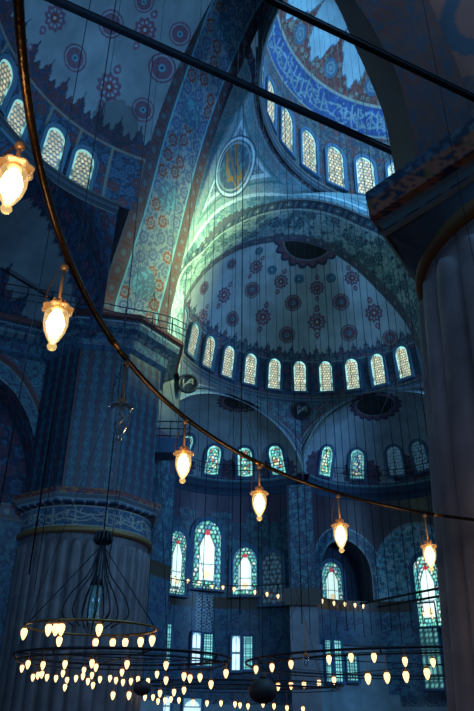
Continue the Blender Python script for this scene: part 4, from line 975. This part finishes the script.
# chandelier in front of the left pier: crown, curved straps, small ring of lamps
def crown_chandelier():
    Dc = 21.0; top = at_dist(103, 541, Dc); low = at_dist(92, 628, Dc); c = np.array([top[0], top[1], 0]); zt = top[2]; zl = low[2]; rr = 1.85
    e = empty('chandelier', (c[0], c[1], zl), 'small crowned chandelier with curved straps hanging in front of the left fluted pier', 'chandelier')
    cc = np.array([low[0], low[1], zl]); th = fill(0, 2 * math.pi, 97)[:-1]
    b = MB(); b.tube([cc + [rr * math.cos(a), rr * math.sin(a), 0] for a in th], .035, 8, True); b.build('ring_tube', BRASS, e)
    tp = np.array([c[0], c[1], zt])
    for k in range(12):
        a = k * math.pi / 6 + .2; o = np.array([math.cos(a), math.sin(a), 0]); H = zt - zl
        if k % 3 == 0: b = MB(); b.tube([tp - [0, 0, .1], cc + o * rr + [0, 0, 0]], .016, 5); b.build('stay_wire', IRON, e)
        rk = (.95, .75, .45)[k % 3]
        pts = poly([tp + o * .05, tp + o * .12 - [0, 0, .15 * H], tp + o * .35 * rk - [0, 0, .40 * H], tp + o * .85 * rk - [0, 0, .66 * H], tp + o * rk * 1.0 - [0, 0, .84 * H], cc + o * rk * .55 + [0, 0, .02]], 28)
        b = MB(); b.tube(pts, .022, 6); b.build('strap', IRON, e)
        sp = [tp + o * (.1 + .16 * f) + [0, 0, .05 + .22 * math.sin(f * 3.3)] for f in fill(0, 1, 8)] + [tp + o * (.26 - .08 * f) + [0, 0, .02 - .10 * f] for f in fill(0, 1, 4)]
        b = MB(); b.tube(sp, .04, 6); b.build('scroll', IRON, e)
    b = MB(); b.tube([cc + [0, 0, .15], cc + [0, 0, 1.15]], .16, 16); b.build('glass_cylinder', glassmat('cylinder_glass', (.5, .75, .85), (.05, .2, .25), .12, .5, .2), e)
    b = MB(); b.lathe(cc + [0, 0, 1.15], [(.05, 0), (.20, .02), (.14, .18), (.03, .3)], 16); b.build('cylinder_cap', IRON, e)
    b = MB(); b.tube([tp, tp + [0, 0, 22]], .02, 6); b.build('suspension_rod', IRON, e)
    for (x, y) in [(28, 624), (45, 640), (62, 630), (70, 628), (76, 627), (84, 632), (103, 636), (111, 633), (118, 631), (136, 633), (150, 638)]:
        q = at_dist(x, y, Dc)
        q2 = on_z(x, y, zl - .22); v = q2[:2] - cc[:2]; v = v / np.linalg.norm(v) * rr; xx = np.clip(q[0] - cc[0], -rr, rr); yy = math.sqrt(max(rr * rr - xx * xx, 0)) * (-1 if y < 629 or x in (62, 111) else 1)
        put('a', (cc[0] + xx, cc[1] + yy, (y * 0 + zl - .22 + .0)), .36, 'bright bulb lamp on the small crowned chandelier before the left pier', 'lamps of the crowned chandelier', stem=.02)
crown_chandelier()
def fit_circle(P):
    P = np.array(P); A = np.c_[2 * P, np.ones(len(P))]; b = (P ** 2).sum(1); s = np.linalg.lstsq(A, b, rcond=None)[0]; return s[:2], math.sqrt(s[2] + s[0] ** 2 + s[1] ** 2)
def big_ring(label, c, r, z, tube=.045, posts=0):
    e = empty('chandelier', (c[0], c[1], z), label, 'chandelier'); th = fill(0, 2 * math.pi, 161)[:-1]
    b = MB(); b.tube([(c[0] + r * math.cos(a), c[1] + r * math.sin(a), z) for a in th], tube, 8, True); b.build('ring_tube', IRON, e)
    b = MB(); b.tube([(c[0] + r * .97 * math.cos(a), c[1] + r * .97 * math.sin(a), z - .16) for a in th], tube * .7, 8, True); b.build('inner_ring', IRON, e)
    for k in range(8): a = k * math.pi / 4 + .3; b = MB(); b.tube([(c[0] + r * math.cos(a), c[1] + r * math.sin(a), z), (c[0] + r * .97 * math.cos(a), c[1] + r * .97 * math.sin(a), z - .16)], tube * .7, 6); b.build('bracket', IRON, e)
    return e
RINGS = [((8.5, 31.0), 8.0, 2.12, 0), ((8.5, 31.0), 6.6, 2.12, 0), ((-3.5, 23.5), 3.4, 1.72, 1), ((-3.5, 23.5), 3.0, 1.72, 1), ((-3.5, 23.5), 2.0, 1.72, 1), ((-3.5, 23.5), 1.1, 1.72, 1), ((.3, 33.0), 4.5, 1.36, 2), ((.3, 33.0), 3.5, 1.36, 2), ((.3, 33.0), 2.4, 1.36, 2), ((.3, 33.0), 1.2, 1.36, 2)]
RLAB = ['large dark ring chandelier hanging at right in front of the back wall', 'dark ring chandelier hanging low at left below the crowned one', 'low dark ring chandelier in the middle background']
RE_ = []
for g in range(3):
    rs = [r for r in RINGS if r[3] == g]; c, R, z, _ = rs[0]
    e = big_ring(RLAB[g], c, R, z, (.045, .035, .03)[g]); RE_.append(e); th = fill(0, 2 * math.pi, 121)[:-1]
    for c, r, z, _ in rs[1:]: b = MB(); b.tube([(c[0] + r * math.cos(a), c[1] + r * math.sin(a), z) for a in th], .015, 6, True); b.build('inner_ring', IRON, e)
    for k in range(2): a = k * math.pi / 2 + .4; b = MB(); b.tube([(c[0] + R * math.cos(a), c[1] + R * math.sin(a), z), (c[0] - R * math.cos(a), c[1] - R * math.sin(a), z)], .022, 6); b.build('spoke', IRON, e)
    for k in range(4): a = k * math.pi / 2 + .5; b = MB(); b.tube([(c[0] + R * math.cos(a), c[1] + R * math.sin(a), z), (c[0], c[1], z + 14)], .01, 5); b.build('stay_wire', IRON, e)
DONE = []
def hang(x, y, s, groups, txt):
    best = None; r_ = ray(x, y); h = math.hypot(r_[0], r_[1]); d = r_[:2] / h; el = r_[2] / h
    for c, R, z, g in RINGS:
        if g not in groups: continue
        b = d @ np.array(c); disc = b * b - (np.array(c) @ np.array(c) - R * R)
        if disc < 0: continue
        for sg in (-1, 1):
            D = b + sg * math.sqrt(disc); stem = z - el * D - .5 * s
            if stem < .02: continue
            q = np.array([d[0] * D, d[1] * D, el * D])
            if any(np.linalg.norm(q - p) < s * .75 for p in DONE): continue
            if best is None or abs(stem - .22) < best[0]: best = (abs(stem - .22), q, stem, g)
    if best is None or best[2] > 1.2: return
    _, q, stem, g = best; stem = round(stem + .03, 1 if stem > .12 else 2); DONE.append(q)
    put('g%d' % g, q, s, txt[g], ['lamps of the right ring', 'lamps of the low left ring', 'lamps of the low middle ring'][g], stem=stem)
TX = ['small bulb lamp hanging from the large right-hand ring', 'small warm bulb lamp in the cluster before the base of the left pier', 'tiny warm bulb lamp in the low rows between the left pier and the middle']
up = [(243, 672), (256, 669), (272, 667), (291, 664), (329, 659), (351, 657), (374, 657), (405, 661), (433, 662)]
lo = [(232, 685), (242, 685), (254, 686), (266, 686), (278, 686), (291, 685), (304, 684), (319, 683), (334, 680), (368, 678), (387, 677), (406, 676), (427, 673)]
for x, y in up: hang(x, y, .34, (0, 2), TX)
for x, y in lo: hang(x, y, .42, (0, 2), TX)
left = [(22, 668), (28, 664), (43, 665), (65, 664), (92, 663), (96, 667), (33, 677), (38, 675), (42, 674), (47, 677), (56, 678), (63, 673), (67, 680), (76, 678), (83, 676), (84, 670), (88, 681), (92, 675), (93, 685), (100, 679), (110, 678), (116, 680), (65, 687), (127, 664), (122, 672), (123, 682), (131, 681), (138, 679), (148, 681), (157, 674), (166, 665)]
for x, y in left: hang(x, y, .27, (1,), TX)
right2 = [(166, 680), (184, 676), (190, 678), (200, 677), (211, 684), (226, 673), (184, 690), (174, 692), (160, 693), (153, 697), (113, 695), (129, 695), (145, 697), (158, 701), (165, 700), (171, 699), (179, 700), (193, 702), (207, 703), (221, 703), (235, 704), (240, 705), (248, 706), (263, 704), (274, 706), (287, 708), (303, 709)]
for x, y in right2: hang(x, y, .32, (2, 1), TX)
q = at_dist(306, 660, 24); put('u', q, .4, 'unlit clear lamp between the lit ones of the right-hand ring', None, lit=False, stem=1.0)
# string of little bulbs on the ledge of the back wall
for x, y, c, R in [(175, 579, c0g, R0g), (188, 581, c0g, R0g), (199, 583, c0g, R0g), (212, 586, c0g, R0g), (223, 587, c0g, R0g), (234, 589, c0g, R0g), (255, 592, c0g, R0g), (267, 594, c0g, R0g), (278, 596, c0g, R0g),
                   (312, 600, c1g, R1g), (322, 601, c1g, R1g), (334, 603, c1g, R1g), (345, 604, c1g, R1g), (355, 605, c1g, R1g), (363, 606, c1g, R1g), (424, 614, c1g, R1g), (432, 616, c1g, R1g)]:
    put('s', on_cyl(x, y, c, R - .5), .36, 'tiny bulb on the ledge string under the tall back windows', 'bulbs along the back ledge', stem=.05)
# dark hanging globes
for x, y, r, lab in [(122, 680, .28, 'larger of the two dark globes hanging among the low lamps'), (243, 683, .46, 'dark round globe hanging at the middle, left of the right-hand ring')]:
    p = at_dist(x + 20 * (r < .5), y + 8 * (r < .5), 24); b = MB(); b.lathe(p, [(r * math.cos(t), r * .8 * math.sin(t)) for t in fill(-1.5, 1.5, 13)], 24); b.lathe(p, [(r * .2, r * .75), (r * .25, r * .9), (r * .1, r * 1.1)], 12)
    b.tube([p + [0, 0, r], p + [0, 0, 30]], .012, 5); tag(b.build('hanging_globe', mat('globe_dark', (.02, .02, .025), .6), None, base=p), lab.replace('larger', 'smaller') if r < .5 else lab, 'globe')

# ================================================================== CABLES
def cable(x, y, D, r, z0, z1):
    r = r * .62
    q = at_dist(x, y, D); b = MB(); b.tube([(q[0], q[1], z0), (q[0], q[1], (z0 + z1) / 2), (q[0], q[1], z1)], r, 6)
    o = b.build('suspension_cable', IRON, None, base=(q[0], q[1], z0)); return tag(o, 'thin dark suspension cable hanging straight down through the hall', 'cable', 'thin suspension cables')
for x, D, r in [(212, 24, .022), (222, 26, .016), (235, 22, .018), (242, 20, .034), (250, 26, .016), (257, 24, .02), (266, 24, .018), (276, 26, .016), (291, 22, .026), (297, 25, .02), (307, 24, .016), (318, 26, .02), (326, 24, .024), (332, 24, .018), (339, 26, .022), (345, 25, .018), (353, 24, .02), (361, 24, .022), (368, 26, .018), (377, 24, .022), (386, 22, .024), (393, 25, .018), (402, 24, .02), (409, 22, .028), (232, 27, .014), (283, 27, .014), (313, 27, .014), (190, 25, .016), (204, 26, .014)]:
    cable(x, 300, D, r, 2.6, 40)
for x, y, D, r in [(80, 60, 15, .022), (107, 60, 15, .028), (112, 60, 17, .014), (196, 100, 18, .014), (452, 150, 6.5, .006), (140, 250, 18, .012)]:
    o = cable(x, y, D, r, 2.6, 27)
    o['label'] = 'thin dark suspension cable crossing the upper left semidome'; o['group'] = 'cables at upper left'
o['label'] = 'thin dark suspension cable crossing the tiled pier at left'
